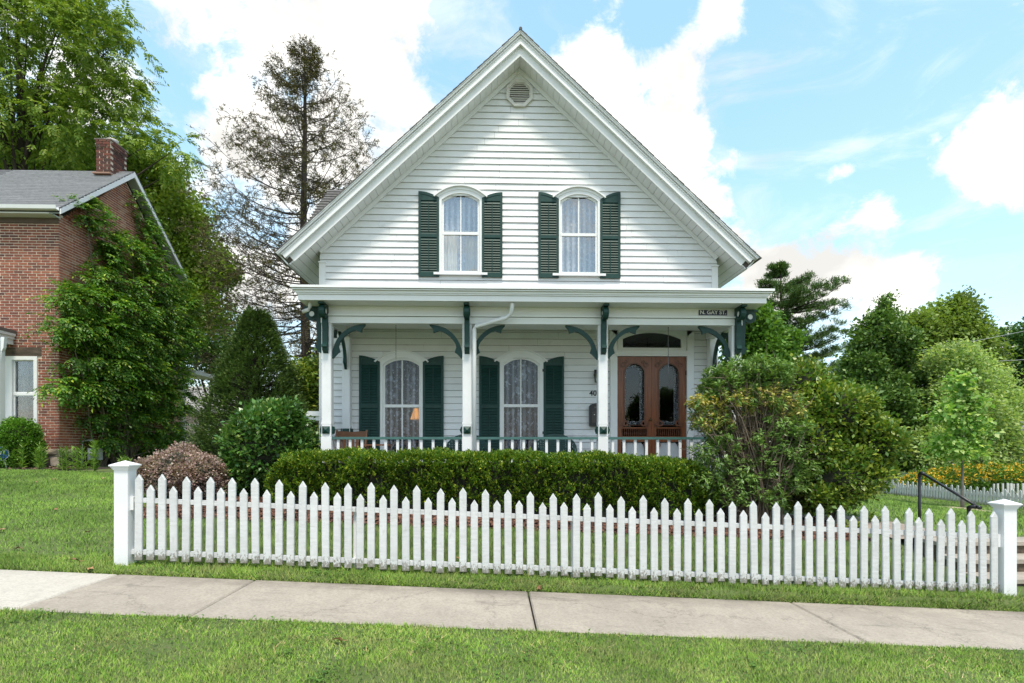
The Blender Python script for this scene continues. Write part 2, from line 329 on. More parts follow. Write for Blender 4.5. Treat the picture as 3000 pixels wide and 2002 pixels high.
def chips(name, n, x0, x1, y0, y1, m, size, lab):
    P = np.stack([rng.uniform(x0, x1, n), rng.uniform(y0, y1, n)], 1); z = G(P[:, 0], P[:, 1])+.035
    a = rng.uniform(0, 6.28, n); l = size*rng.uniform(.5, 1.3, n); w = l*.35
    ca, sa = np.cos(a), np.sin(a); tilt = rng.normal(0, .012, (n, 4))
    V = np.zeros((n, 4, 3))
    for k, (s, t) in enumerate(((-1, -1), (1, -1), (1, 1), (-1, 1))):
        V[:, k, 0] = P[:, 0]+s*l*ca-t*w*sa; V[:, k, 1] = P[:, 1]+s*l*sa+t*w*ca; V[:, k, 2] = z+tilt[:, k]
    o = npobj(name, V.reshape(-1, 3), np.arange(n*4).reshape(n, 4), m); tag(o, lab, kind='stuff'); return o
chipm = surf('bark_chips', (.12, .05, .028), .9, .3, cols=[(.05, .02, .012), (.12, .048, .026), (.2, .095, .055), (.09, .035, .02)])
chips('bark_chips', 9000, -5, 5.2, 7.5, 9.0, chipm, .03, 'bark chips strewn over the hedge bed')
chips('leaf_litter', 1500, -15, -9.7, 12.8, 14.1, surf('litter', (.12, .08, .05), .9, .3, cols=[(.05, .03, .02), (.16, .10, .06), (.25, .17, .10)]), .035, 'dry litter in the bed by the brick house')
# path, steps
stepst = surf('step_concrete', (.34, .30, .25), .9, .2, 5, bump=.5, bscale=60)
riserm = surf('step_stone', (.10, .075, .05), .9, .4, 12, bump=1, bscale=40)
st = thing('garden_steps', 'stone garden steps climbing from the pavement beside the handrail', 'steps', (6.05, 6.2, -1.6))
SX0, SX1 = 5.36, 6.9
SL = [(5.95, -1.435), (6.30, -1.292), (6.65, -1.148)]
zb = -1.85
for i, (y, z) in enumerate(SL):
    y1 = SL[i+1][0]+.05 if i < 2 else 7.0
    B().box(SX0, SX1, y, y1, zb, z-.045).build('riser', riserm, st)
    B().box(SX0-.01, SX1+.01, y-.025, y1-(.053 if i < 2 else 0), z-.045, z).build('tread', stepst, st)
B().prism([(SX0-.0, -1.72), (SX1, -1.78), (SX1, float(zs(SX1))+.03), (SX0, float(zs(SX0))+.05)], 'y', SWF+.004, SL[0][0]-.03).build('landing_slab', stepst, st)
pathm = concrete('path_concrete', (.34, .27, .215), (.46, .38, .31), .35)
pp = [((5.42, 6.98), (6.75, 6.98)), ((5.5, 7.6), (6.7, 7.7)), ((5.55, 8.1), (6.55, 8.5)), ((5.2, 8.45), (6.1, 9.1)), ((4.6, 8.6), (5.3, 9.45)), ((3.0, 8.7), (3.4, 9.5))]
V = []; Q = []
for i, (a, b) in enumerate(pp):
    for j in range(5):
        t = j/4; x = a[0]+(b[0]-a[0])*t; y = a[1]+(b[1]-a[1])*t
        V.append((x, y, max(Gf(x, y)+.025, -1.147 if y < 7.1 else -9)))
for i in range(len(pp)-1):
    for j in range(4): Q.append((i*5+j, i*5+j+1, i*5+j+6, i*5+j+5))
tag(npobj('path', V, Q, pathm, None, True), 'concrete garden path curving from the steps behind the shrubs', kind='structure')
# pavement far: gutter strip for the light slab is the same sheet of lawn
# ------------------------------------------------------------------ grass blades
gcol = [(.045, .10, .010), (.09, .165, .018), (.13, .195, .03), (.062, .13, .014), (.20, .205, .075)]
GK = 2.15
def grassmat(name, cols, drycol, dry, patch=1.6):
    m = newmat(name); r = rnd01(); cr = N('ShaderNodeValToRGB'); L(r, cr.inputs[0]); el = cr.color_ramp.elements
    for i, cx in enumerate(cols):
        e = el[i] if i < 2 else el.new(i/(len(cols)-1)); e.position = i/(len(cols)-1); e.color = (*mul(cx, GK), 1)
    c = mixc(1.0, cr.outputs[0], mixc(ramp(pnoise(patch, 5, .65), .3, .7), (.48, .54, .45), (1.45, 1.4, 1.4)), 'MULTIPLY')
    c = mixc(ramp(pnoise(patch*1.7, 6, .65, (1, 1.4, 1)), .56-.15*dry, .76-.1*dry, 0, .35+.7*dry), c, drycol)
    p = N('ShaderNodeBsdfPrincipled'); L(c, p.inputs['Base Color']); p.inputs['Roughness'].default_value = .6; p.inputs['Specular IOR Level'].default_value = .3
    g_ = N('ShaderNodeNewGeometry'); va = N('ShaderNodeVectorMath', operation='ADD'); L(g_.outputs['Normal'], va.inputs[0]); va.inputs[1].default_value = (0, 0, 1.6)
    vn_ = N('ShaderNodeVectorMath', operation='NORMALIZE'); L(va.outputs[0], vn_.inputs[0]); L(vn_.outputs[0], p.inputs['Normal'])
    t = N('ShaderNodeBsdfTranslucent'); L(c, t.inputs['Color']); x = N('ShaderNodeMixShader'); x.inputs[0].default_value = .2; L(p.outputs[0], x.inputs[1]); L(t.outputs[0], x.inputs[2])
    o = N('ShaderNodeOutputMaterial'); L(x.outputs[0], o.inputs[0]); return m
def hash2(x, y, f): return np.sin(x*f*1.3+np.sin(y*f*.9)*1.7)*np.cos(y*f*1.1+np.sin(x*f*.7)*2.1)
def grass(name, lab, n, x0, x1, y0, y1, h, w, m, keep=None, lean=.45):
    x = rng.uniform(x0, x1, n); y = rng.uniform(y0, y1, n)
    k = np.ones(n, bool) if keep is None else keep(x, y)
    # thin patches
    k &= rng.uniform(0, 1, n) < np.clip(.78+.35*hash2(x, y, 2.3)+.2*hash2(y, x, 6.1), .25, 1)
    x, y = x[k], y[k]; n = len(x); z = G(x, y)-.004
    a = rng.uniform(0, 6.28, n); hh = h*rng.uniform(.45, 1.25, n)*(1+.3*hash2(x, y, 3.7)); ww = w*rng.uniform(.6, 1.3, n)
    la = hash2(x, y, 2.1)*3.1+rng.normal(0, 2.0, n); ll = hh*np.abs(rng.normal(lean, .35, n))
    dx, dy = np.cos(la)*ll, np.sin(la)*ll
    V = np.zeros((n, 3, 3)); V[:, 0] = np.stack([x-np.cos(a)*ww, y-np.sin(a)*ww, z], 1); V[:, 1] = np.stack([x+np.cos(a)*ww, y+np.sin(a)*ww, z], 1)
    V[:, 2] = np.stack([x+dx, y+dy, z+hh], 1)
    o = npobj(name, V.reshape(-1, 3), np.arange(n*3).reshape(n, 3), m); tag(o, lab, kind='stuff'); return o
gm1 = grassmat('verge_grass', gcol, (.29, .26, .12), .38)
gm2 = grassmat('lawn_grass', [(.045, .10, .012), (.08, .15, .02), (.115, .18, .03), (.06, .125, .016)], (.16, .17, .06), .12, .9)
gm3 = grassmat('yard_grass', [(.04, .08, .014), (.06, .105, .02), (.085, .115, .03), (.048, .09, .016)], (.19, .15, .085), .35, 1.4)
grass('verge_grass', 'mown grass verge between street and pavement', 210000, -4.6, 5.2, 2.6, SWN+.005, .030, .0040, gm1)
grass('strip_grass', 'narrow grass strip between pavement and picket fence', 80000, -6, 6.5, SWF+.0, 5.85, .045, .0042, gm1, lambda x, y: ~((x > 5.34) & (x < 6.92)))
grass('overhang_grass', 'shaggy grass edge hanging over the pavement', 9000, -6, 6.5, SWF-.02, SWF+.03, .045, .004, gm1, lean=1.0)
bedc = lambda x, y: ~((x > -5.0) & (x < 5.2) & (y > 7.6))
nopath = lambda x, y: ~((x > 5.34) & (x < 6.9) & (y < 7.7)) & ~((x > 5.0) & (x < 6.75) & (y >= 7.6) & (y < 9.2))
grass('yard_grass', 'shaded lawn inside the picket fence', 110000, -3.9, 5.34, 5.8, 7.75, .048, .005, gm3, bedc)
grass('lawn_grass', 'green lawn rising to the brick house', 190000, -12.5, -3.4, SWF+.02, 12.85, .042, .006, gm2, lambda x, y: (x < -3.9) & (x > -1.02*y+.2*0-1) & ~((x > -5) & (y > 7.6)))
grass('side_grass', 'sloping lawn between the garden path and the far picket fence', 120000, 4.8, 22, 5.6, 24, .06, .012, gm2, lambda x, y: nopath(x, y) & (x > 5.0+.0*y) & ((y > 8.5) | (x > 6.9)))
# fallen leaves
leafb = surf('dry_leaf', (.30, .13, .05), .8, .3, cols=[(.32, .13, .05), (.40, .22, .11), (.22, .10, .05), (.45, .28, .17)])
fl = B(); pts = []
for i in range(10):
    a = i/10*2*math.pi; r_ = .035 if i % 2 == 0 else .02
    pts.append((math.cos(a)*r_*1.25, math.sin(a)*r_))
fl.add([(x, y, .012*math.cos(x*60)+.006*math.sin(y*90)) for x, y in pts]+[(0, 0, .004), (-.07, .006, .012)], [(i, (i+1) % 10, 10) for i in range(10)]+[(5, 4, 11)])
flm = shared('fallen_leaf', fl, leafb)
def onground(u, v, g=G):
    d = ray(u, v); t = 3.0
    for _ in range(4000):
        p = d*t
        if p.z <= float(G(p.x, p.y))+(.1 if SWN < p.y < SWF else 0): break
        t += .004
    return d*t
for u, v, s in ((220,1651,1.5),(265,1676,1.3),(55,1616,1.2),(3,1562,1.3),(160,1410,1.3),(300,1406,1.3),(105,1418,1.2),(258,1567,1),(165,1498,1),(990,1890,1.3),(653,1665,1),(1580,1731,1.1),(1340,1643,.9)):
    p = onground(u, v); z = p.z+.035
    o = inst('fallen_leaf', flm, None, (p.x, p.y, z), (random.uniform(-.5, .5), random.uniform(-.5, .5), random.uniform(0, 6)), (s*.8,)*3)
    onlawn = p.x < -3.6
    lab = 'small dry brown leaf fallen on the lawn before the brick house' if onlawn else 'small dry brown leaf lying in the grass by the pavement'
    tag(o, lab, 'leaf', 'fallen leaves on the lawn' if onlawn else 'fallen leaves by the pavement')

# clover and broad weeds in the turf
def clover(name, lab, n, x0, x1, y0, y1, size, m):
    c = np.stack([rng.uniform(x0, x1, n), rng.uniform(y0, y1, n)], 1); k = 26; P = np.repeat(c, k, 0)+rng.normal(0, 1, (n*k, 2))*np.repeat(rng.uniform(.03, .14, n), k)[:, None]
    P = P[(P[:, 1] < SWN-.01) | (P[:, 1] > SWF+.03)]; n = len(P); z = G(P[:, 0], P[:, 1])+rng.uniform(.012, .04, n); a = rng.uniform(0, 6.28, n); l = size*rng.uniform(.5, 1.2, n); V = np.zeros((n, 4, 3))
    for j in range(4):
        t = a+j*1.5708; V[:, j, 0] = P[:, 0]+np.cos(t)*l*(1 if j % 2 else .65); V[:, j, 1] = P[:, 1]+np.sin(t)*l*(1 if j % 2 else .65); V[:, j, 2] = z+rng.normal(0, .25, n)*l
    tag(npobj(name, V.reshape(-1, 3), np.arange(n*4).reshape(n, 4), m), lab, kind='stuff')
clm = grassmat('clover_leaf', [(.035, .08, .012), (.055, .105, .018), (.045, .09, .014)], (.08, .12, .03), .05)
clover('verge_clover', 'clover and small weeds scattered in the verge', 100, -4.5, 5, 2.7, SWN, .014, clm)
clover('strip_weeds', 'small weeds along the pavement edge below the fence', 45, -3.6, 5.5, SWF+.02, SWF+.22, .016, clm)
grass('tall_tufts', 'longer grass tufts round the fence posts and pickets', 9000, -4.0, 5.4, 5.57, 5.66, .085, .004, gm1, lambda x, y: hash2(x, y*0, 9.0) > .15)
straw = grassmat('straw', [(.30, .24, .12), (.24, .19, .09), (.36, .30, .17)], (.3, .25, .13), .1)
grass('dry_blades', 'dry straw blades lying among the green grass', 16000, -5, 5.3, 2.6, 5.8, .03, .0035, straw, lambda x, y: ((y < SWN-.005) | (y > SWF)) & (hash2(x*.8, y*.9, 2.9) > .05), lean=1.6)
# ------------------------------------------------------------------ white clapboard house
WY, PY, RY = 10.9, 9.6, 10.4
AX, SLO, WAP = .466, .93, 7.29            # ridge x, roof slope, apex height of the wall
HX0, HX1 = -3.355, 4.334
house = thing('clapboard_house', 'white clapboard house with steep gable, green shutters and bracketed front porch', 'house', (AX, WY, -1.05))
FL = -.64                                  # porch floor
# openings
WIN = [dict(cx=-.666, hw=.325, zb=3.40, zs=4.735, rise=.11, mid=4.125), dict(cx=1.62, hw=.325, zb=3.40, zs=4.745, rise=.11, mid=4.125),
       dict(cx=-1.793, hw=.327, zb=-.42, zs=1.56, rise=.115, mid=.79), dict(cx=.495, hw=.327, zb=-.42, zs=1.575, rise=.125, mid=.80)]
OPEN = [(w['cx']-w['hw']-.06, w['cx']+w['hw']+.06, w['zb']-.06, w['zs']+w['rise']*.4) for w in WIN]
DX0, DX1, DTOP = 2.371, 3.727, 1.764
OPEN.append((DX0-.02, DX1+.02, FL-.1, 2.25))
clapm = white
EXPO = .125
def gable(z): return (WAP-.02-z)/SLO
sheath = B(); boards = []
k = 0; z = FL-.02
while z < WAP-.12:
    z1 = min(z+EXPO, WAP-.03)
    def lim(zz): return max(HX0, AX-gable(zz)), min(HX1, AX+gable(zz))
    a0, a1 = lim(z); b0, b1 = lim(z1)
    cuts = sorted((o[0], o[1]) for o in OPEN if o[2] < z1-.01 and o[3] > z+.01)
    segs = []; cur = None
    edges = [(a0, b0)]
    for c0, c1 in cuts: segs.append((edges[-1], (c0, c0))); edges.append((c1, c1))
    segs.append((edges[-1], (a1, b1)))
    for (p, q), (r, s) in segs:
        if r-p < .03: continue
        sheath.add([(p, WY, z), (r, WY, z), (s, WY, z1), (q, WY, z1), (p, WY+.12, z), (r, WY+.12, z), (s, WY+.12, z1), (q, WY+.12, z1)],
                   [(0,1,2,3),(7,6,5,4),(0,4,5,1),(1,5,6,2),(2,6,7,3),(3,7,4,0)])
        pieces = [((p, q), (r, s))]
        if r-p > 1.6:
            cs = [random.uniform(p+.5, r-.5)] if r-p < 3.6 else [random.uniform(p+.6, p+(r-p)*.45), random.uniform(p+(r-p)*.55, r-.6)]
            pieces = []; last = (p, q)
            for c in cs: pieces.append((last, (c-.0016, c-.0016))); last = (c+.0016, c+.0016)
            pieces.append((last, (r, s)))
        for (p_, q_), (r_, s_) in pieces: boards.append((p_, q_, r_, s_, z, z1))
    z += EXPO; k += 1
wall = sheath.build('wall', surf('lap_shadow_backing', (.06, .055, .05), .95), house)  # dark sheathing shows in the gaps as a painted shadow line under each clapboard
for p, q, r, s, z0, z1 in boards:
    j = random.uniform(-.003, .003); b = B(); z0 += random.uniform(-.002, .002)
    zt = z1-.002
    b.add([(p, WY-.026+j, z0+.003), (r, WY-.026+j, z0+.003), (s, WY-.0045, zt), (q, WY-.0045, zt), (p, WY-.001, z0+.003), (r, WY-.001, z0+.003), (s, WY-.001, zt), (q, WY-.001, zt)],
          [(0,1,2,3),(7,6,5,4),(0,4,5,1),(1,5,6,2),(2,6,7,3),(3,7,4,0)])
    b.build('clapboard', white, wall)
# side and back walls, floors (shell)
sh = B(); sh.box(HX0, HX0+.12, WY+.121, 20, -1.3, 3.6); sh.box(HX1-.12, HX1, WY+.121, 20, -1.3, 3.6); sh.box(HX0, HX1, 20, 20.12, -1.3, 6.9)
sh.build('side_wall', white, house)
fd = B(); fd.box(HX0+.02, HX1-.02, WY+.02, 19.9, -1.5, FL-.03); fd.build('foundation', surf('foundation_stone', (.28, .26, .23), .9, .3, 6, bump=.6), house)
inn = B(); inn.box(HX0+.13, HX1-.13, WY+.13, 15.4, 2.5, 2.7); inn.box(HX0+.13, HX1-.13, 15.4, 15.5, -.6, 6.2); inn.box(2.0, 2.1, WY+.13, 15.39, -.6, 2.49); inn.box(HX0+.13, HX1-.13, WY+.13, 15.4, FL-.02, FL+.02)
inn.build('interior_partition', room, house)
# ---- trim
def bx(name, m, *a): return B().box(*a).build(name, m, house)
cb = []
for x0, x1, zt in ((HX0-.012, HX0+.11, 3.52), (HX1-.11, HX1+.012, 3.52)):
    bx('corner_board', trim, x0, x1, WY-.032, WY+.02, 2.6, zt)
    bx('corner_cap', trim, x0-.012, x1+.012, WY-.045, WY+.03, zt, zt+.03)
    bx('corner_board', trim, x0, x1, WY-.030, WY+.02, FL-.2, 2.3)
# ---- arched window helpers
def arch(cx, hw, zb, zs_, rise, n=16):
    """outline from bottom left up over a segmental arch to bottom right"""
    pts = [(cx-hw, zb)]
    for i in range(n+1):
        t = -1+2*i/n; pts.append((cx+hw*t, zs_+rise*(1-t*t)**.5 if False else zs_+rise*(1-abs(t)**2.2)))
    pts.append((cx+hw, zb)); return pts
def make_window(w, gl, parent=house):
    cx, hw, zb, zz, ri, mid = (w[k] for k in ('cx', 'hw', 'zb', 'zs', 'rise', 'mid'))
    o = arch(cx, hw+.115, zb-.05, zz+.055, ri+.05); i = arch(cx, hw+.04, zb-.05, zz+.02, ri+.018)
    b = B(); b.ring(o, i, 'y', WY-.045, WY+.06)
    wn = b.build('window', trim, parent)
    # arched hood
    n = 16; top = []; bot = []
    for k in range(n+1):
        t = -1+2*k/n; top.append((cx+(hw+.175)*t, zz+.06+(ri+.10)*(1-abs(t)**2.1))); bot.append((cx+(hw+.118)*t, zz+.055+(ri+.048)*(1-abs(t)**2.2)))
    B().ring(top, bot, 'y', WY-.058, WY-.002, closed=False).build('hood', trim, wn)
    tp2 = [(x*1.0+(.012 if x > cx else -.012)*abs(x-cx)/hw, z+.018) for x, z in top]
    B().ring(tp2, top, 'y', WY-.10, WY-.002, closed=False).build('hood_moulding', trim, wn)
    B().box(cx-hw-.19, cx+hw+.19, WY-.085, WY+.02, zb-.095, zb-.05).build('sill', trim, wn)
    so = arch(cx, hw+.04, zb-.05, zz+.02, ri+.018); si = arch(cx, hw, zb+.0, zz, ri)
    B().ring(so, si, 'y', WY+.0, WY+.035).build('sash', trim, wn)
    B().box(cx-hw-.03, cx+hw+.03, WY-.004, WY+.045, mid-.028, mid+.028).build('meeting_rail', trim, wn)
    B().box(cx-.0115, cx+.0115, WY+.006, WY+.028, mid+.028, zz+ri).build('muntin', trim, wn)
    B().box(cx-.0115, cx+.0115, WY+.010, WY+.038, zb, mid-.028).build('muntin', trim, wn)
    for sgn in (-1, 1):
        pts = [(cx, mid), (cx+sgn*hw, mid)]
        for k in range(9):
            t = 1-k/8; pts.append((cx+sgn*hw*t, zz+ri*(1-t**2.2)))
        B().add([(x, WY+.017, z) for x, z in pts], [tuple(range(len(pts)))]).build('pane', gl, wn)
        B().add([(cx, WY+.027, zb), (cx+sgn*hw, WY+.027, zb), (cx+sgn*hw, WY+.027, mid), (cx, WY+.027, mid)], [(0, 1, 2, 3)]).build('pane', gl, wn)
    for zz2 in (mid-.55, zz-.12):   # hinges on the casing
        for sgn in (-1, 1): B().box(cx+sgn*(hw+.10)-.012, cx+sgn*(hw+.10)+.012, WY-.06, WY-.0455, zz2, zz2+.05).build('hinge', black if zb < 1 else trim, wn)
    return wn
lace_up = lacemat('sheer_curtain', (.70, .73, .76), .5, 30)
lace_lo = lacemat('lace_curtain', (.60, .66, .78), .27, 14, .66, .10, .26)
cream = surf('cream_curtain', (.58, .55, .45), .9, .15, 6)
def curtain(x0, x1, z0, z1, y, m, name, label, grp=None, folds=9, amp=.02, seed=0):
    n = 60; xs_ = np.linspace(x0, x1, n); rz = np.array([z0, (z0+z1)/2, z1]); V = []
    for z in rz:
        for i, x in enumerate(xs_): V.append((x, y+amp*math.sin((x-x0)/(x1-x0)*folds*6.283+seed)+.4*amp*math.sin(x*41+z), z))
    Q = [(r*n+i, r*n+i+1, (r+1)*n+i+1, (r+1)*n+i) for r in range(2) for i in range(n-1)]
    return tag(npobj(name, V, Q, m, None, True), label, 'curtain', grp)
for i, w in enumerate(WIN):
    make_window(w, glassu if i < 2 else glass)
    cx, hw, zb = w['cx'], w['hw'], w['zb']
    if i < 2:
        side = 'upper window toward the brick house' if i == 0 else 'upper window toward the front door'
        curtain(cx-hw-.05, cx+hw+.05, zb-.04, w['zs']+w['rise'], WY+.17, lace_up, 'sheer_curtain', 'sheer white curtain behind the '+side, folds=8, seed=i)
        if i == 0:
            for s in (-1, 1): curtain(cx+s*(hw+.05)-s*.0, cx+s*.08, zb-.04, w['mid']+.1, WY+.13, cream, 'cream_curtain', 'short cream curtain in the lower sash toward the '+('brick house' if s < 0 else 'other window'), folds=4, amp=.025)
    else:
        curtain(cx-hw-.05, cx+hw+.05, zb-.04, w['zs']+w['rise'], WY+.16, lace_lo, 'lace_curtain', 'flowered lace curtain in the porch window '+('farther from' if i == 2 else 'next to')+' the mailbox', folds=6, amp=.035, seed=i*2)
# ---- shutters
slat_cache = {}
def shutter(xo, xi, zb, zo, zi, mid, pitch, label=None):
    """xo: edge away from the window (tall), xi: edge at the window (low)"""
    s = 1 if xi > xo else -1; y0, y1 = WY-.062, WY-.024; st_ = .045; wd = abs(xi-xo)
    def top(t): return zo-(zo-zi)*t**1.9          # t from outer 0 to inner 1
    n = 10; o = [(xo, zb)]+[(xo+s*wd*t/n, top(t/n)) for t in range(n+1)]+[(xi, zb)]
    ia, ib = xo+s*st_, xi-s*st_
    i = [(ia, zb+.085)]+[(ia+(ib-ia)*t/n, top((st_+(wd-2*st_)*t/n)/wd)-.05) for t in range(n+1)]+[(ib, zb+.085)]
    b = B(); b.ring(o, i, 'y', y0, y1)
    lo, hi = min(ia, ib), max(ia, ib)
    b.box(lo, hi, y0+.002, y1-.002, mid-.035, mid+.035)
    sh_ = b.build('shutter', green, house)
    if label: sh_['label'] = label
    key = (round(wd, 3), pitch)
    if key not in slat_cache:
        h = pitch*.72; q = B(); q.add([(-(hi-lo)/2, -.019, -h), ((hi-lo)/2, -.019, -h), ((hi-lo)/2, .014, h), (-(hi-lo)/2, .014, h), (-(hi-lo)/2, -.009, -h-.004), ((hi-lo)/2, -.009, -h-.004), ((hi-lo)/2, .018, h-.004), (-(hi-lo)/2, .018, h-.004)],
                                      [(0,1,2,3),(7,6,5,4),(0,4,5,1),(1,5,6,2),(2,6,7,3),(3,7,4,0)])
        slat_cache[key] = shared('slat', q, green)
    zlow = zi-.06
    for a, c in ((zb+.085, mid-.035), (mid+.035, zlow)):
        m = int((c-a)/pitch)
        for k in range(m): inst('slat', slat_cache[key], sh_, ((lo+hi)/2, (y0+y1)/2, a+(k+.5)*(c-a)/m))
        B().box((lo+hi)/2-.007, (lo+hi)/2+.007, y0-.012, y0-.001, a+.06, c-.05).build('tilt_rod', green, sh_)
    # solid back fillet under the arch
    B().prism([(lo, zlow+.004), (hi, zlow+.004)]+[(lo+(hi-lo)*t/6, top(((lo+(hi-lo)*t/6)-xo)*s/wd)-.045) for t in range(6, -1, -1)], 'y', y0+.008, y1-.004).build('top_panel', green, sh_)
    return sh_
for cx, o1, o2 in ((-.666, -1.473, .138), (1.62, .833, 2.425)):
    shutter(o1, o1+.395, 3.27, 4.905 if cx < 0 else 4.92, 4.79, 4.06, .046); shutter(o2, o2-.395, 3.27, 4.905 if cx < 0 else 4.94, 4.79, 4.06, .046)
for cx, o1, o2 in ((-1.793, -2.602, -.994), (.495, -.31, 1.325)):
    shutter(o1, o1+.395, -.42, 1.75, 1.63, .78, .05); shutter(o2, o2-.395, -.42, 1.75, 1.63, .78, .05)
# ---- octagonal vent
vc = (.468, 6.82)
def octa(r): return [(vc[0]+r*math.cos(R(22.5+45*i)), vc[1]+r*math.sin(R(22.5+45*i))) for i in range(8)]
vent = B().ring(octa(.275), octa(.225), 'y', WY-.07, WY-.0).ring(octa(.225), octa(.205), 'y', WY-.05, WY).build('gable_vent', surf('vent_paint', (.60, .58, .53), .5, .1), house)
B().prism(octa(.21), 'y', WY-.024, WY-.022).build('screen', surf('vent_screen', (.10, .095, .085), .9), vent)
for i in range(9):
    zz = vc[1]-.165+i*.0412; h = .205*math.cos(R(22.5)); hwid = min(.19, .19-(abs(zz-vc[1])-.078) if abs(zz-vc[1]) > .078 else .19)
    B().add([(vc[0]-hwid, WY-.052, zz-.015), (vc[0]+hwid, WY-.052, zz-.015), (vc[0]+hwid, WY-.028, zz+.015), (vc[0]-hwid, WY-.028, zz+.015), (vc[0]-hwid, WY-.046, zz-.018), (vc[0]+hwid, WY-.046, zz-.018), (vc[0]+hwid, WY-.026, zz+.006), (vc[0]-hwid, WY-.026, zz+.006)],
            [(0,1,2,3),(7,6,5,4),(0,4,5,1),(1,5,6,2),(2,6,7,3),(3,7,4,0)]).build('slat', vent.data.materials[0], vent)
# ---- roof: each slope is a slab; u runs down the slope from the ridge, d is depth below the top surface
TOPZ = 7.70; HWD = 4.47; CT = 1/math.hypot(1, SLO); ST = SLO*CT
shing = surf('house_shingle', (.13, .125, .12), .9, .3, 12, bump=.6, bscale=60, rvar=.2)
def slope_pt(sg, u, d, y):                       # sg -1 left, +1 right
    return (AX+sg*(u*CT-d*ST), y, TOPZ-u*ST-d*CT)
def slope_bar(sg, u0, u1, d0, d1, y0, y1, mitre=True):
    def s0(d): return u0+(d*SLO if mitre and u0 == 0 else 0)
    V = []
    for y in (y0, y1):
        for uu, d in ((0, d0), (1, d0), (1, d1), (0, d1)):
            V.append(slope_pt(sg, u1 if uu else s0(d), d, y))
    return V, [(0,1,2,3),(7,6,5,4),(0,4,5,1),(1,5,6,2),(2,6,7,3),(3,7,4,0)]
UE = HWD/CT
deck = B()
for sg in (-1, 1): deck.add(*slope_bar(sg, 0, UE-.03, .03, .26, RY+.10, 20.4))
roof = deck.build('roof', surf('roof_deck', (.07, .06, .05), .9, .2), house)
for sg in (-1, 1):
    def bar(name, m, parent, *a): return B().add(*slope_bar(sg, *a)).build(name, m, parent)
    bar('fascia_board', trim, roof, 0, UE-.14, .175, .305, RY+.075, RY+.099)
    bar('rake_board', trim, roof, 0, UE-.06, .055, .172, RY+.02, RY+.099)
    bar('crown_moulding', trim, roof, 0, UE-.01, .030, .054, RY-.03, RY+.099)
    bar('bead', trim, roof, 0, UE-.09, .150, .178, RY+.005, RY+.0745)
    bar('bead', trim, roof, 0, UE-.05, .070, .086, RY+.0, RY+.019)
    bar('eave_fascia', trim, roof, UE-.029, UE-.004, .03, .25, RY+.10, 20.4)
    bar('drip_edge', trim, roof, 0, UE, .016, .0295, RY-.045, 20.4)
    nC = 40; cw = (UE+.03)/nC
    for i in range(nC):
        j = random.uniform(-.012, .012); u0 = i*cw; V = []
        u1 = u0+cw
        for y in (RY-.054+j*.4, 20.42):
            V += [slope_pt(sg, u0 if i else 0, .0145, y), slope_pt(sg, u1, .0145, y), slope_pt(sg, u1+.012, -.004, y), slope_pt(sg, u0, .006, y)]
        B().add(V, [(0,1,2,3),(7,6,5,4),(0,4,5,1),(1,5,6,2),(2,6,7,3),(3,7,4,0)]).build('shingle_course', shing, roof)
    # soffit boards: planks running from the rake in to the wall
    wS = .148; u = .25
    while u < UE-.06:
        a = u+.003; b2 = min(u+wS-.003, UE-.034)
        B().add(*slope_bar(sg, a, b2, .262, .278+random.uniform(0, .004), RY+.10, WY+(.1 if AX+sg*u*CT > HX0 and AX+sg*u*CT < HX1 else 9), False)).build('soffit_board', trim, roof)
        u += wS
    wend = (HX1-AX if sg > 0 else AX-HX0)/CT
    bar('rake_trim', trim, house, 0, wend+.28, .283, .355, WY-.05, WY-.0205)
B().prism([(AX-.22, WAP-.26), (AX+.22, WAP-.26), (AX, WAP-.045)], 'y', WY-.03, WY-.002).build('apex_board', trim, house)
B().tube([(AX, RY-.06, TOPZ+.0), (AX, 20.4, TOPZ+.0)], .03, 6).build('ridge_cap', shing, roof)
# rear wing roof seen past the left slope
rw = B(); p0 = at(963, 556, 15.5); p1 = at(1120, 556, 15.5)
zt = p0[2]
rw.add([(p0[0], 15.5, zt), (3.5, 15.5, zt), (3.5, 13.6, zt-1.75), (p0[0], 13.6, zt-1.75), (p0[0], 17.4, zt-1.75), (3.5, 17.4, zt-1.75)], [(0, 3, 2, 1), (0, 1, 5, 4), (0, 4, 3)])
rwo = rw.build('rear_roof', shing, house)
for i in range(14):
    f = i/14; y = 15.5-1.9*f; z_ = zt-1.75*f
    B().box(p0[0]-.03, 1.0, y-.155, y, z_-.125, z_-.105).build('shingle_course', shing, rwo)
# ------------------------------------------------------------------ porch
bx('porch_floor', surf('deck_paint', (.33, .36, .38), .5, .1), -3.2, 4.45, 9.40, WY-.05, FL-.16, FL)
bx('porch_skirt', surf('skirt_paint', (.10, .11, .12), .7, .1), -3.1, 4.35, 9.62, 9.66, -1.35, FL-.162)
ceil = B()
bx('porch_ceiling', trim, -3.1, 4.4, 9.65, WY-.06, 2.26, 2.30)
# low roof and stepped cornice
proof = B().prism([(9.19, 2.605), (WY-.03, 2.90), (WY-.03, 2.80), (9.19, 2.56)], 'x', -3.29, 4.60).build('porch_roof', shing, house)
CX0, CX1 = -3.195, 4.50
def cornice(name, ex, yo, z0, z1): 
    return B().box(CX0-ex, CX1+ex, 9.22-yo, WY-.07, z0, z1).build(name, trim, proof)
cornice('porch_fascia', 0, .0, 2.385, 2.475)
cornice('cornice_moulding', .02, .02, 2.478, 2.498); cornice('cornice_moulding', .035, .035, 2.50, 2.535); cornice('cornice_moulding', .07, .07, 2.538, 2.556); cornice('gutter_lip', .095, .095, 2.565, 2.604)
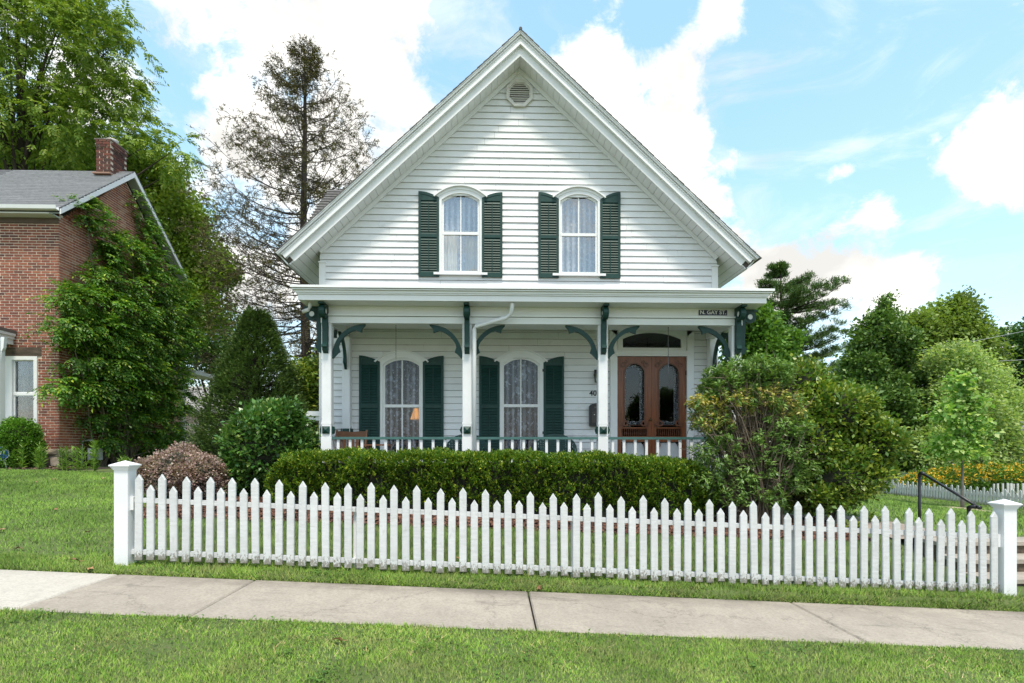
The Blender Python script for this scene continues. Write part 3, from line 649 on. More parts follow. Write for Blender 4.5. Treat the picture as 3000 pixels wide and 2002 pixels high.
# frieze and beam
bx('frieze', trim, -2.93, 4.25, 9.60, 9.72, 2.225, 2.384)
bx('beam_moulding', trim, -2.95, 4.27, 9.555, 9.599, 2.212, 2.240)
bx('porch_beam', trim, -2.94, 4.26, 9.585, 9.735, 2.095, 2.204)
for x0, x1 in ((-2.93, -2.80), (4.10, 4.24)):
    bx('side_beam', trim, x0, x1, 9.74, WY-.03, 2.095, 2.384)
drop = [(-2.62, -2.45), (-.2, .25), (.9, 1.2), (2.35, 3.85)]
# posts
POSTX = [-2.855, -.478, 1.848, 4.165]
def post(x, y, w, ztop, back=False):
    b = B(); h = w/2
    b.box(x-h*1.04, x+h*1.04, y-h*1.04, y+h*1.04, FL, .17); c = h*.86
    pr = [(x-c, y-h), (x+c, y-h), (x+h, y-c), (x+h, y+c), (x+c, y+h), (x-c, y+h), (x-h, y+c), (x-h, y-c)]
    b.prism(pr, 'z', .1701, ztop)
    for zc in (.20, .40, 1.50): b.box(x-h*1.02, x+h*1.02, y-h*1.02, y+h*1.02, zc-.02, zc+.02)
    p = b.build('porch_post', whitev, house)
    s = .062; z0 = .288
    faces = ['f', 'l', 'r']
    for fc in faces:
        q = B(); yy = y-h
        if fc == 'f': q.add([(x-s, yy, z0-s), (x+s, yy, z0-s), (x+s, yy, z0+s), (x-s, yy, z0+s), (x-s, yy-.02, z0-s), (x+s, yy-.02, z0-s), (x+s, yy-.02, z0+s), (x-s, yy-.02, z0+s), (x, yy-.055, z0)], [(0,1,5,4),(1,2,6,5),(2,3,7,6),(3,0,4,7),(4,5,8),(5,6,8),(6,7,8),(7,4,8)])
        else:
            sg = -1 if fc == 'l' else 1; xx = x+sg*h
            q.add([(xx, y-s, z0-s), (xx, y+s, z0-s), (xx, y+s, z0+s), (xx, y-s, z0+s), (xx+sg*.02, y-s, z0-s), (xx+sg*.02, y+s, z0-s), (xx+sg*.02, y+s, z0+s), (xx+sg*.02, y-s, z0+s), (xx+sg*.05, y, z0)], [(0,1,5,4),(1,2,6,5),(2,3,7,6),(3,0,4,7),(4,5,8),(5,6,8),(6,7,8),(7,4,8)])
        q.build('post_block', green, p)
    return p
PW = .165
posts = [post(x, PY+PW/2, PW, 2.094) for x in POSTX]
for x in (-2.82, 4.2): post(x, WY-.10, .15, 2.09)
# brackets: curved knee braces under the beam
def knee(x, sg, y, zt=2.094, sx=.53, sz=.56, ax='y', th=.045, par=None):
    n = 14; o = []; i = []
    for k in range(n+1):
        t = k/n*math.pi/2
        o.append((sx*(1-math.cos(t)) , -sz*(1-math.sin(t))))      # outer edge hugging the corner
    # band between two curves
    oc = [(sx*(1-math.cos(a))*.98+.0, -sz+sz*math.sin(a)*.985) for a in [k/n*math.pi/2 for k in range(n+1)]]
    ic = [(.075+(sx-.06)*(1-math.cos(a)), -sz+.03+(sz-.105)*math.sin(a)) for a in [k/n*math.pi/2 for k in range(n+1)]]
    # scroll bumps on the inner edge near both ends
    def bump(k):
        t = k/n; return .06*math.exp(-((t-.13)/.06)**2)+.07*math.exp(-((t-.86)/.05)**2)
    ic2 = []
    for k, (a, b) in enumerate(ic):
        d = bump(k); ic2.append((a+d*.8, b-d*.8))
    oc[0] = (0.0, -sz-.03); ic2[0] = (.012, -sz-.03); ic2[-1] = (sx+.03, -.02); oc[-1] = (sx+.03, 0)
    b = B()
    if ax == 'y': b.ring([(x+sg*p, zt+q) for p, q in oc], [(x+sg*p, zt+q) for p, q in ic2], 'y', y-th/2, y+th/2, closed=False)
    else: b.ring([(y+sg*p, zt+q) for p, q in oc], [(y+sg*p, zt+q) for p, q in ic2], 'x', x-th/2, x+th/2, closed=False)
    return b.build('knee_bracket', green, house)
yb = PY+PW/2
for i, x in enumerate(POSTX):
    if i < 3: knee(x+PW/2, 1, yb)
    if i > 0: knee(x-PW/2, -1, yb)
for x in (POSTX[0], POSTX[3]): knee(x, 1, PY+PW, ax='x', sx=.42)
for x in (-2.82, 4.2): knee(x, -1, WY-.175, ax='x', sx=.42, sz=.6)
# cornice consoles with a scroll head
def console(x, y, face, w=.055):
    prof = [(0, 2.383), (.31, 2.383), (.31, 2.35), (.27, 2.345)]
    cxs, czs, rs = .17, 2.255, .11
    for k in range(9):
        a = R(70-k*26); prof.append((cxs+rs*math.cos(a), czs+rs*math.sin(a)))
    prof += [(.10, 2.08), (.085, 1.95), (.08, 1.74), (.11, 1.715), (.115, 1.68), (.085, 1.66), (.075, 1.62), (.0, 1.58)]
    b = B()
    hole = [(cxs+.045*math.cos(R(a)), czs+.045*math.sin(R(a))) for a in range(0, 360, 30)]
    eye = [(cxs+.068*math.cos(R(a)), czs+.068*math.sin(R(a))) for a in range(0, 360, 30)]
    if face == 'f': pr = [(y-d, z) for d, z in prof]; b.prism(pr, 'x', x-w/2, x+w/2); b.ring([(y-d, z) for d, z in eye], [(y-d, z) for d, z in hole], 'x', x-w/2-.012, x+w/2+.012)
    else:
        s = face; pr = [(x+s*d, z) for d, z in prof]; b.prism(pr, 'y', y-w/2, y+w/2); b.ring([(x+s*d, z) for d, z in eye], [(x+s*d, z) for d, z in hole], 'y', y-w/2-.012, y+w/2+.012)
    c = b.build('cornice_bracket', green, house)
    disc = B()
    if face == 'f': disc.prism([(y-d, z) for d, z in hole], 'x', x-w/2-.006, x+w/2+.006)
    else: disc.prism([(x+face*d, z) for d, z in hole], 'y', y-w/2-.006, y+w/2+.006)
    disc.build('scroll_eye', trim, c)
for i, x in enumerate(POSTX):
    console(x, PY-.002 if i in (0, 3) else PY-.002, 'f', .085)
console(POSTX[3]+PW/2, yb, 1, .085); console(POSTX[0]-PW/2, yb, -1, .085)
# railings
balm = shared('baluster', B().box(-.022, .022, -.022, .022, -.36, .36), whitev)
def railing(x0, x1, y0, y1):
    b = B()
    if y0 == y1: b.box(x0, x1, y0-.045, y0+.045, .13, .172); 
    else: b.box(x0-.045, x0+.045, y0, y1, .13, .172)
    r_ = b.build('porch_rail', green2, house)
    q = B()
    if y0 == y1: q.box(x0, x1, y0-.03, y0+.03, FL+.06, FL+.12)
    else: q.box(x0-.03, x0+.03, y0, y1, FL+.06, FL+.12)
    q.build('bottom_rail', whitev, r_)
    ln = max(abs(x1-x0), abs(y1-y0)); n = int(ln/.186)
    for k in range(n):
        t = (k+.5)/n; inst('baluster', balm, r_, (x0+(x1-x0)*t, y0+(y1-y0)*t, -.23))
for a, c in zip(POSTX, POSTX[1:]): railing(a+PW/2, c-PW/2, yb, yb)
railing(POSTX[0], POSTX[0], PY+PW, WY-.18); railing(POSTX[3], POSTX[3], PY+PW, WY-.18)
# downspout in front of the second post, stub at the left end
gy = 9.42
x_ = atx(1500, gy)
pp_ = [(x_, 9.3, 2.384), (x_, 9.32, 2.30), (x_-.02, 9.36, 2.22), (x_-.10, 9.42, 2.16), (-.33, 9.52, 2.04), (-.355, 9.54, 1.99), (-.355, 9.545, 1.85), (-.355, 9.545, -.9)]
B().tube(pp_, .036, 10).build('downspout', whitev, house, True)
p = at(908, 885, 9.35)
B().tube([(p[0], 9.35, 2.384), (p[0], 9.35, 2.31), (p[0]-.03, 9.35, 2.255), (p[0]-.12, 9.35, 2.22)], .032, 10).build('downspout', surf('old_gutter', (.5, .49, .44), .6, .3, 20), house, True)
# ------------------------------------------------------------------ doors
bx('door_casing', trim, DX0-.14, DX0-.005, WY-.05, WY+.03, FL, 2.27); bx('door_casing', trim, DX1+.005, DX1+.14, WY-.05, WY+.03, FL, 2.27)
bx('door_step', surf('sill_wood', (.25, .22, .2), .6), DX0-.1, DX1+.1, WY-.10, WY+.1, FL+.001, FL+.04)
tb = B().box(DX0-.05, DX1+.05, WY-.075, WY+.03, 1.80, 1.865).box(DX0-.02, DX1+.02, WY-.055, WY+.03, DTOP+.002, 1.80).build('transom_bar', trim, house)
o = arch(3.049, .675, 1.866, 2.14, .155); i = arch(3.049, .575, 1.93, 2.10, .125)
tr_ = B().ring(o, i, 'y', WY-.04, WY+.04).build('transom_window', trim, house)
o2 = arch(3.049, .675+.14, 2.27, 2.22, .20); 
top = []; bot = []
for k in range(17):
    t = -1+2*k/16; top.append((3.049+.82*t, 2.272+.13*(1-abs(t)**1.5))); bot.append((3.049+.676*t, 2.14+.157*(1-abs(t)**2.2)))
B().ring(top, bot, 'y', WY-.05, WY+.0, closed=False).build('transom_hood', trim, tr_)
B().prism(i, 'y', WY+.010, WY+.012).build('pane', glassmat('transom_glass', (.5, .5, .5), .03), tr_)
lacew = lacemat('door_lace', (.45, .47, .5), .10, 60, .6)
for li, (x0, x1) in enumerate(((DX0+.003, 3.047), (3.051, DX1-.003))):
    cx = (x0+x1)/2; hw = (x1-x0)/2; z0, z1 = FL+.045, DTOP-.004
    o = [(x0, z0)]+[(x0+(x1-x0)*k/16, z1) for k in range(17)]+[(x1, z0)]
    gz0, gz1 = .42, 1.45; gh = .215
    i = [(cx-gh, gz0)]+[(cx-gh*math.cos(math.pi*k/16), gz1+.19*math.sin(math.pi*k/16)) for k in range(17)]+[(cx+gh, gz0)]
    # upper frame around the arch
    o[0] = (x0, gz0); o[-1] = (x1, gz0)
    b = B(); b.ring(o, i, 'y', WY+.0, WY+.05)
    b.box(x0, x1, WY+.0, WY+.05, .10, .21)
    b.box(x0, x0+.075, WY+.0, WY+.05, z0, .10); b.box(x1-.075, x1, WY+.0, WY+.05, z0, .10); b.box(x0+.075, x1-.075, WY+.0, WY+.05, z0, z0+.22)
    b.box(x0, x0+.085, WY+.0, WY+.05, .21, gz0); b.box(x1-.085, x1, WY+.0, WY+.05, .21, gz0)
    d = b.build('screen_door', woodm, house)
    B().ring(i, [(cx+(a-cx)*.88, gz0+(c-gz0)*.975+.006) for a, c in i], 'y', WY-.012, WY+.0).build('arch_moulding', woodd, d)
    # spindle row
    B().box(x0+.085, x1-.085, WY+.005, WY+.045, .36, .385).build('spindle_rail', woodm, d)
    for k in range(13):
        xx = x0+.105+(x1-x0-.21)*k/12; B().tube([(xx, WY+.025, .21), (xx, WY+.025, .25), (xx, WY+.025, .30), (xx, WY+.025, .36)], [.006, .012, .006, .010], 6).build('spindle', woodd, d)
    # carved spandrels: scroll rings at the four corners of the arch and lower panel
    for sx in (-1, 1):
        for (ox, oz, rr) in ((.225, 1.60, .05), (.17, 1.655, .035), (.18, .46, .062), (.245, .43, .045), (.215, .04, .05), (.215, -.30, .05)):
            ring_o = [(cx+sx*ox+rr*math.cos(R(a)), oz+rr*math.sin(R(a))) for a in range(0, 360, 30)]; ring_i = [(cx+sx*ox+rr*.5*math.cos(R(a)), oz+rr*.5*math.sin(R(a))) for a in range(0, 360, 30)]
            B().ring(ring_o, ring_i, 'y', WY-.014-.001*rr*20, WY+.012).build('carved_scroll', woodd, d)
    # glass door behind with a frosted lace border, glass below
    B().box(cx-hw+.07, cx+hw-.07, WY+.071, WY+.074, z0+.05, 1.66).build('pane', glassmat('door_glass', (.45, .47, .47), .0), d)
    lo = [(cx-gh*.98, gz0+.02)]+[(cx-gh*.98*math.cos(math.pi*k/16), gz1+.18*math.sin(math.pi*k/16)) for k in range(17)]+[(cx+gh*.98, gz0+.02)]
    li_ = [(cx-.135-.02, gz0+.09)]+[(cx-.02-.135*math.cos(math.pi*k/16), gz1-.02+.13*math.sin(math.pi*k/16)) for k in range(17)]+[(cx+.115, gz0+.09)]
    B().ring(lo, li_, 'y', WY+.064, WY+.067).build('lace_border', lacew, d)
    B().prism([(cx-.2, .02), (cx-.14, .085), (cx+.14, .085), (cx+.2, .02), (cx+.2, -.28), (cx+.14, -.35), (cx-.14, -.35), (cx-.2, -.28)], 'y', WY+.053, WY+.058).build('lower_panel', surf('pale_panel', (.55, .58, .6), .6, .1), d)
    if li == 0: B().tube([(x1-.03, WY-.05, .53), (x1-.03, WY-.03, .53), (x1-.03, WY+.0, .53)], [.026, .028, .012], 10).build('door_knob', surf('knob', (.12, .08, .05), .3, metal=1), d, True)
    for hz in (-.3, .75, 1.4): B().box((x0-.004 if li == 0 else x1-.012), (x0+.012 if li == 0 else x1+.004), WY-.012, WY+.0, hz, hz+.09).build('hinge', black, d)
# ------------------------------------------------------------------ text
def text(s, size, m, name, parent, loc, rot=(R(90), 0, 0), extrude=.002, sx=1.0, bold=0.0, shear=0):
    c = bpy.data.curves.new('t', 'FONT'); c.body = s; c.size = size; c.align_x = 'CENTER'; c.align_y = 'CENTER'; c.extrude = extrude; c.offset = bold; c.shear = shear
    t = bpy.data.objects.new('t', c); COL.objects.link(t); dg = bpy.context.evaluated_depsgraph_get()
    me = bpy.data.meshes.new_from_object(t.evaluated_get(dg)); bpy.data.objects.remove(t); me.name = name
    me.materials.clear(); me.materials.append(m)
    return inst(name, me, parent, loc, rot, (sx, 1, 1))
def cutout(o): pass
signwhite = surf('sign_white', (.8, .8, .8), .5, .05)
# ------------------------------------------------------------------ street name plate
x0, _, z1 = at(2048, 908, 9.58); x1, _, z0 = at(2131, 924, 9.58)
sg = thing('street_sign', 'small navy street name plate with white letters on the porch frieze', 'sign', ((x0+x1)/2, 9.58, (z0+z1)/2))
B().box(x0, x1, 9.588, 9.598, z0, z1).build('plate', surf('navy_enamel', (.008, .010, .035), .3, .2), sg)
text('N. GAY ST.', .092, signwhite, 'lettering', sg, ((x0+x1)/2, 9.5865, (z0+z1)/2+.001), sx=1.03, bold=.0012)
# house number
hn = thing('house_number', 'dark serif house numerals on the clapboards beside the porch post', 'number', (1.98, WY-.03, .95))
num = surf('number_bronze', (.03, .026, .022), .4, metal=0)
px = at(1738, 1153, WY-.03)
for ch, du in (('4', -6), ('0', 5)): text(ch, .145, num, 'numeral', hn, (at(1738+du, 1153, WY-.03)[0], WY-.026, px[2]), bold=.002, extrude=.005)
# mailbox
mx0, _, mz1 = at(1727, 1183, WY-.1); mx1 = mx0+.30; mz0 = atz(1740, 1248, WY-.1)
mb = thing('mailbox', 'black arched metal mailbox on the wall beside the front doors', 'mailbox', ((mx0+mx1)/2, WY-.06, mz0))
mc = (mx0+mx1)/2; mh = (mx1-mx0)/2
def marc(s, zb, zt, r): return [(mc-mh*s, zb)]+[(mc-mh*s*math.cos(math.pi*k/12), zt+r*math.sin(math.pi*k/12)) for k in range(13)]+[(mc+mh*s, zb)]
blk = surf('mailbox_metal', (.018, .016, .018), .35, .3, 20, bump=.3, bscale=40)
B().prism(marc(1, mz0, mz1-.06, .055), 'y', WY-.12, WY-.022).build('box', blk, mb)
B().ring(marc(1.05, mz0-.012, mz1-.06, .07), marc(.88, mz0+.03, mz1-.075, .04), 'y', WY-.135, WY-.1205).build('rim', blk, mb)
B().prism(marc(.7, mz0+.05, mz1-.17, .02), 'y', WY-.128, WY-.1205).build('panel', surf('mailbox_panel', (.05, .04, .038), .4), mb)
text('MAIL', .05, surf('mail_letters', (.25, .22, .18), .5), 'lettering', mb, (mc, WY-.1225, mz1-.075), extrude=.0015)
B().tube([(mc-.06, WY-.14, (mz0+mz1)/2), (mc-.06, WY-.121, (mz0+mz1)/2)], .009, 8).build('knob', signwhite, mb)
# wall lantern
lx, _, lz = at(1751, 1100, WY-.12)
ln = thing('wall_lantern', 'small brown wall lantern above the house numerals', 'lantern', (lx, WY-.02, lz))
brz = surf('lantern_bronze', (.035, .025, .02), .4)
B().box(lx-.05, lx+.05, WY-.035, WY-.021, lz-.05, lz+.12).build('back_plate', brz, ln)
B().tube([(lx, WY-.036, lz+.06), (lx, WY-.09, lz+.12), (lx, WY-.12, lz+.10)], .01, 8).build('arm', brz, ln)
def frust(b, z0, z1, r0, r1, n=4, cy=WY-.12):
    V = []
    for z, r in ((z0, r0), (z1, r1)): V += [(lx+r*math.cos(R(45+360/n*k)), cy+r*math.sin(R(45+360/n*k)), z) for k in range(n)]
    b.add(V, [(k, (k+1) % n, n+(k+1) % n, n+k) for k in range(n)]+[tuple(range(n-1, -1, -1)), tuple(range(n, 2*n))])
b = B(); frust(b, lz+.02, lz+.10, .105, .015); frust(b, lz+.1, lz+.13, .012, .018); b.build('cap', brz, ln)
b = B(); frust(b, lz-.14, lz-.125, .06, .065)
for k in range(4): b.tube([(lx+.085*math.cos(R(45+90*k)), WY-.12+.085*math.sin(R(45+90*k)), lz+.02), (lx+.062*math.cos(R(45+90*k)), WY-.12+.062*math.sin(R(45+90*k)), lz-.13)], .007, 5)
b.build('cage', brz, ln)
b = B(); frust(b, lz-.124, lz+.019, .055, .078); b.build('lamp_glass', glassmat('lantern_glass', (.8, .8, .75), .1), ln)
# hanging chains
chm = surf('chain_steel', (.22, .22, .24), .35, metal=.8)
link_b = B(); nn = 10
lk = [Vector((.008*math.cos(2*math.pi*k/nn), 0, .017*math.sin(2*math.pi*k/nn))) for k in range(nn)]
lk.append(lk[0]); link_b.tube(lk, .0026, 5, False); lkm = shared('chain_link', link_b, chm)
for u, v1, who in ((1160, 1052, 'porch window farther from the mailbox'), (1958, 1092, 'front doors')):
    y = 10.2; x, _, zb_ = at(u, v1, y)
    c = thing('hanging_chain', 'thin steel chain hanging from the porch ceiling before the '+who, 'chain', (x, y, 2.255))
    z_ = 2.245; k = 0
    while z_ > zb_: inst('chain_link', lkm, c, (x, y, z_), (0, 0, R(90)*(k % 2)+.3)); z_ -= .026; k += 1
# ------------------------------------------------------------------ table lamp glowing behind the curtain
lm = newmat('lamp_glow'); e = N('ShaderNodeEmission'); e.inputs['Color'].default_value = (1, .45, .12, 1); e.inputs['Strength'].default_value = .9; o = N('ShaderNodeOutputMaterial'); L(e.outputs[0], o.inputs[0])
x, _, z = at(1224, 1213, WY+.6)
tl = thing('table_lamp', 'lit table lamp with amber shade behind the lace curtain', 'lamp', (x, WY+.6, z-.55))
b = B(); lx2 = x; n = 16
V = [(x+r*math.cos(2*math.pi*k/n), WY+.6+r*math.sin(2*math.pi*k/n), zz) for zz, r in ((z-.11, .15), (z+.11, .08)) for k in range(n)]
b.add(V, [(k, (k+1) % n, n+(k+1) % n, n+k) for k in range(n)]).build('lamp_shade', lm, tl, True)
B().tube([(x, WY+.6, z-.53), (x, WY+.6, z-.5), (x, WY+.6, z-.4), (x, WY+.6, z-.25), (x, WY+.6, z-.1)], [.09, .03, .06, .02, .015], 12).build('lamp_base', black, tl, True)
tb_ = thing('side_table', 'small dark table under the amber lamp', 'table', (x, WY+.6, FL+.02))
B().box(x-.22, x+.22, WY+.38, WY+.82, z-.58, z-.55).build('table_top', woodd, tb_)
for sx in (-1, 1):
    for sy in (-1, 1): B().box(x+sx*.18-.02, x+sx*.18+.02, WY+.6+sy*.18-.02, WY+.6+sy*.18+.02, FL+.02, z-.581).build('leg', woodd, tb_)
# ------------------------------------------------------------------ porch chairs
ch = thing('rocking_chair', 'brown slatted wooden rocking chair at the corner of the porch', 'chair', (-2.35, 10.3, FL))
cw_ = surf('chair_wood', (.17, .075, .035), .5, .3, 8, (1, 1, 6))
cx = atx(1028, 10.35); zt = atz(1028, 1263, 10.35)
for s in (-1, 1):
    B().tube([(cx+s*.26, 10.15, FL+.06), (cx+s*.26, 10.3, FL+.5), (cx+s*.27, 10.42, zt+.015)], .022, 8).build('back_post', cw_, ch)
    B().tube([(cx+s*.27, 9.95, FL+.06), (cx+s*.27, 9.93, FL+.62)], .02, 8).build('front_leg', cw_, ch)
    B().box(cx+s*.28-.04, cx+s*.28+.04, 9.88, 10.36, FL+.62, FL+.645).build('arm', cw_, ch)
    B().tube([(cx+s*.26, 9.85+.1*k, FL+.02+.02*(k-3.5)**2*.35) for k in range(8)], .018, 6).build('rocker', cw_, ch)
B().prism([(cx-.26, zt-.12), (cx+.26, zt-.12), (cx+.26, zt-.01), (cx+.2, zt), (cx, zt-.018), (cx-.2, zt), (cx-.26, zt-.01)], 'y', 10.40, 10.425).build('top_rail', cw_, ch)
for k in range(6): B().box(cx-.2+k*.08-.026, cx-.2+k*.08+.026, 10.33, 10.345, FL+.45, zt-.121).build('back_slat', cw_, ch)
B().box(cx-.27, cx+.27, 9.93, 10.32, FL+.43, FL+.455).build('seat', cw_, ch)
# a low plank side table to the right of it
x0 = atx(1075, 10.1); zt2 = atz(1090, 1302, 10.1)
pt = thing('porch_table', 'low brown wooden table beside the rocking chair', 'table', (x0+.2, 10.1, FL))
B().box(x0-.02, x0+.42, 9.95, 10.3, zt2-.025, zt2).build('table_top', cw_, pt)
for sx in (.02, .36):
    for sy in (9.98, 10.25): B().box(x0+sx, x0+sx+.03, sy, sy+.03, FL, zt2-.026).build('leg', cw_, pt)
gmet = surf('chair_green', (.010, .045, .042), .45, .2, 10)
def gchair(cx, lab):
    t = thing('patio_chair', lab, 'chair', (cx, 10.25, FL), 'green porch chairs')
    zt = .245; n = 24; zc = -.06
    def el(a, c, k): return (cx+a*math.cos(k), zc+c*math.sin(k))
    ang = [math.pi*2*k/n for k in range(n)]
    B().ring([el(.40, .305, a) for a in ang], [el(.37, .275, a) for a in ang], 'y', 10.38, 10.41).build('back_frame', gmet, t)
    # woven strips in a herringbone
    q = B()
    for k in range(-9, 10):
        x_ = cx+k*.042; hh = .27*math.sqrt(max(0, 1-((x_-cx)/.37)**2))
        if hh > .03: B().box(x_-.0175, x_+.0175, 10.385+(.004 if k % 2 else -.002), 10.392+(.004 if k % 2 else -.002), zc-hh, zc+hh).build('woven_strip', gmet, t)
    for k in range(-6, 7):
        z_ = zc+k*.042; ww = .36*math.sqrt(max(0, 1-((z_-zc)/.27)**2))
        if ww > .03: B().box(cx-ww, cx+ww, 10.374, 10.379, z_-.012, z_+.012).build('woven_strip', gmet, t)
    B().box(cx-.3, cx+.3, 9.95, 10.38, FL+.38, FL+.42).build('seat', gmet, t)
    for sx in (-1, 1):
        B().tube([(cx+sx*.28, 9.98, FL), (cx+sx*.29, 9.98, FL+.6), (cx+sx*.3, 10.2, FL+.62), (cx+sx*.32, 10.39, FL+.6)], .014, 8).build('arm_frame', gmet, t)
        B().tube([(cx+sx*.28, 10.40, FL), (cx+sx*.28, 10.39, FL+.5)], .014, 8).build('leg', gmet, t)
gchair(atx(1368, 10.38), 'green woven round-backed patio chair behind the downspout post'); gchair(atx(1628, 10.38), 'green woven round-backed patio chair under the shutter beside the mailbox')

# ------------------------------------------------------------------ picket fence
FY = 5.60
fence = thing('picket_fence', 'white front picket fence of alternating tall and short pickets between square posts', 'fence', (.6, FY, -1.45))
xa, xb = atx(406, FY), atx(2912, FY); npk = 77; pt_ = (xb-xa)/(npk-1)
za, zb2 = atz(406, 1388, FY), atz(2912, 1502, FY)
def ztop(x): return za+(zb2-za)*(x-xa)/(xb-xa)
def zbot(x): return atz(406, 1640, FY)+(atz(2912, 1740, FY)-atz(406, 1640, FY))*(x-xa)/(xb-xa)
pw = .036
def picket(h):
    b = B(); c = .012; hp = .055
    o = [(-pw, 0), (pw, 0), (pw, h-hp), (0, h), (-pw, h-hp)]; i = [(-pw+.006, .006), (pw-.006, .006), (pw-.006, h-hp-.003), (0, h-.009), (-pw+.006, h-hp-.003)]
    V = [(x, -.006, z) for x, z in o]+[(x, -.012, z) for x, z in i]+[(x, .012, z) for x, z in o]
    Fs = [(5,6,7,8,9), (14,13,12,11,10)]
    for k in range(5): j = (k+1) % 5; Fs += [(k, j, 5+j, 5+k), (k, 10+k, 10+j, j)]
    b.add(V, Fs); return b
H = za-atz(406, 1640, FY); hs_ = H-(atz(442, 1388, FY)-atz(442, 1419, FY))
pk = [shared('picket', picket(H), picketm), shared('picket', picket(hs_), picketm)]
for k in range(npk):
    x = xa+k*pt_; inst('picket', pk[k % 2], fence, (x+random.gauss(0, .0025), FY+random.gauss(0, .0015), zbot(x)+random.gauss(0, .007)), (random.gauss(0, .006), random.gauss(0, .006), random.gauss(0, .015)))
lxp, rxp = atx(362, 5.6), atx(2950, 5.6)
def zat(x, v1, v2): return atz(406, v1, FY+.02)+(atz(2912, v2, FY+.02)-atz(406, v1, FY+.02))*(x-xa)/(xb-xa)
postx = [lxp, atx(1047, 5.68), atx(1684, 5.68), atx(2325, 5.68), rxp]
for a, c in zip(postx, postx[1:]):
    for v1, v2, hh in ((1466, 1572, .022), (1618, 1719, .022)):
        z0, z1 = zat(a, v1, v2), zat(c, v1, v2)
        b = B(); y0, y1 = FY+.013, FY+.06; g = .003
        b.add([(a+g, y0, z0-hh), (c-g, y0, z1-hh), (c-g, y1, z1-hh), (a+g, y1, z0-hh), (a+g, y0, z0+hh), (c-g, y0, z1+hh), (c-g, y1, z1+hh), (a+g, y1, z0+hh)], [(0,3,2,1),(4,5,6,7),(0,1,5,4),(1,2,6,5),(2,3,7,6),(3,0,4,7)])
        b.build('rail', picketm, fence)
for i, x in enumerate(postx):
    if i in (0, 4):
        w = .066; zb3 = Gf(x, 5.6)-.12; ztp = atz(362, 1377, FY-.03) if i == 0 else atz(2950, 1490, FY-.03)
        c_ = B().box(x-w, x+w, FY-.04, FY-.04+2*w, zb3, ztp).build('post', whitev, fence); yc = FY-.04+w
        cap = B()
        for e, z0, z1 in ((.008, -.012, .0), (.014, .0, .012), (.022, .012, .024), (.032, .024, .036)): cap.box(x-w-e, x+w+e, yc-w-e, yc+w+e, ztp+z0+.012, ztp+z1+.0118)
        e = w+.032; zc = ztp+.048
        cap.add([(x-e, yc-e, zc), (x+e, yc-e, zc), (x+e, yc+e, zc), (x-e, yc+e, zc), (x, yc, zc+.042)], [(0,1,4),(1,2,4),(2,3,4),(3,0,4)])
        cap.build('post_cap', whitev, c_)
        sx = 1 if i == 0 else -1
        z_ = zat(x, 1466, 1572); B().box(min(x+sx*w, x+sx*(w+.03)), max(x+sx*w, x+sx*(w+.03)), FY-.005, FY+.05, z_-.10, z_+.03).build('rail_bracket', whitev, c_)
    else:
        B().box(x-.035, x+.035, FY+.062, FY+.132, Gf(x, 5.7)-.12, zat(x, 1466, 1572)-.002).build('post', whitev, fence)
# ------------------------------------------------------------------ handrail
hr = thing('handrail', 'black iron pipe handrail beside the garden steps', 'handrail', (5.45, 7.0, -1.4))
X = 5.44; ya, yb2 = 6.72, 7.6
pa, pb = at(2838, 1487, ya), at(2694, 1392, yb2)
xn, xf = pa[0], pb[0]
B().tube([(xn, ya, Gf(xn, ya)-.1), (xn, ya, pa[2])], .019, 12).build('post', black, hr, True); B().tube([(xf, yb2, Gf(xf, yb2)-.1), (xf, yb2, pb[2])], .019, 12).build('post', black, hr, True)
B().tube([(xf, yb2, pb[2]-.02), (xf, yb2-.008, pb[2]+.012), (xf, yb2-.03, pb[2]+.028), (xf, yb2-.06, pb[2]+.024), (xf, yb2-.09, pb[2]+.010)], [.022, .025, .026, .025, .022], 12).build('elbow', black, hr, True)
B().tube([(xf, yb2-.07, pb[2]+.018), (xn+.02, ya-.12, pa[2]+.012)], .017, 12).build('rail', black, hr, True)
B().tube([(xn, ya, pa[2]-.03), (xn, ya, pa[2]-.005), (xn+.01, ya-.03, pa[2]+.012), (xn+.022, ya-.09, pa[2]+.014)], [.023, .026, .025, .023], 12).build('elbow', black, hr, True)
B().tube([(xn+.02, ya-.10, pa[2]+.0145), (xn+.022, ya-.14, pa[2]+.010)], [.024, .024], 12).build('end_cap', black, hr, True)
# ------------------------------------------------------------------ brick house
BY, BXR = 14.1, -10.67; EAV = 5.72; RDY, RDZ = 16.55, 7.93; BYB = 19.0; OV = .29
bh = thing('brick_house', 'old red brick house with grey shingle roof and brick chimney', 'house', (-13, 16, -.6))
mortar = surf('mortar', (.66, .54, .43), .95, .25, 8, bump=.4)
brickcols = [(.21, .064, .04), (.27, .082, .047), (.14, .048, .035), (.33, .115, .065), (.22, .068, .041), (.09, .04, .034)]
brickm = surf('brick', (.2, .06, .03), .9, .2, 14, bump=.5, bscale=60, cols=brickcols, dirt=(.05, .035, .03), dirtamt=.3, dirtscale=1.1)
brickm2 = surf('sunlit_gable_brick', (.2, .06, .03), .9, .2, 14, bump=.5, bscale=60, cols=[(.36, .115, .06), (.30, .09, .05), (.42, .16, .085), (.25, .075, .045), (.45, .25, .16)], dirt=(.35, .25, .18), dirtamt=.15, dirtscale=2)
chimm = surf('chimney_brick', (.1, .04, .03), .9, .2, 14, bump=.5, bscale=60, cols=[(.16, .05, .032), (.10, .035, .026), (.05, .028, .024), (.20, .08, .05)])
BL = -16.0
wn0, wn1, wz0, wz1 = -11.93, -11.17, .36, 2.215    # window opening
core = B()
FB = .02
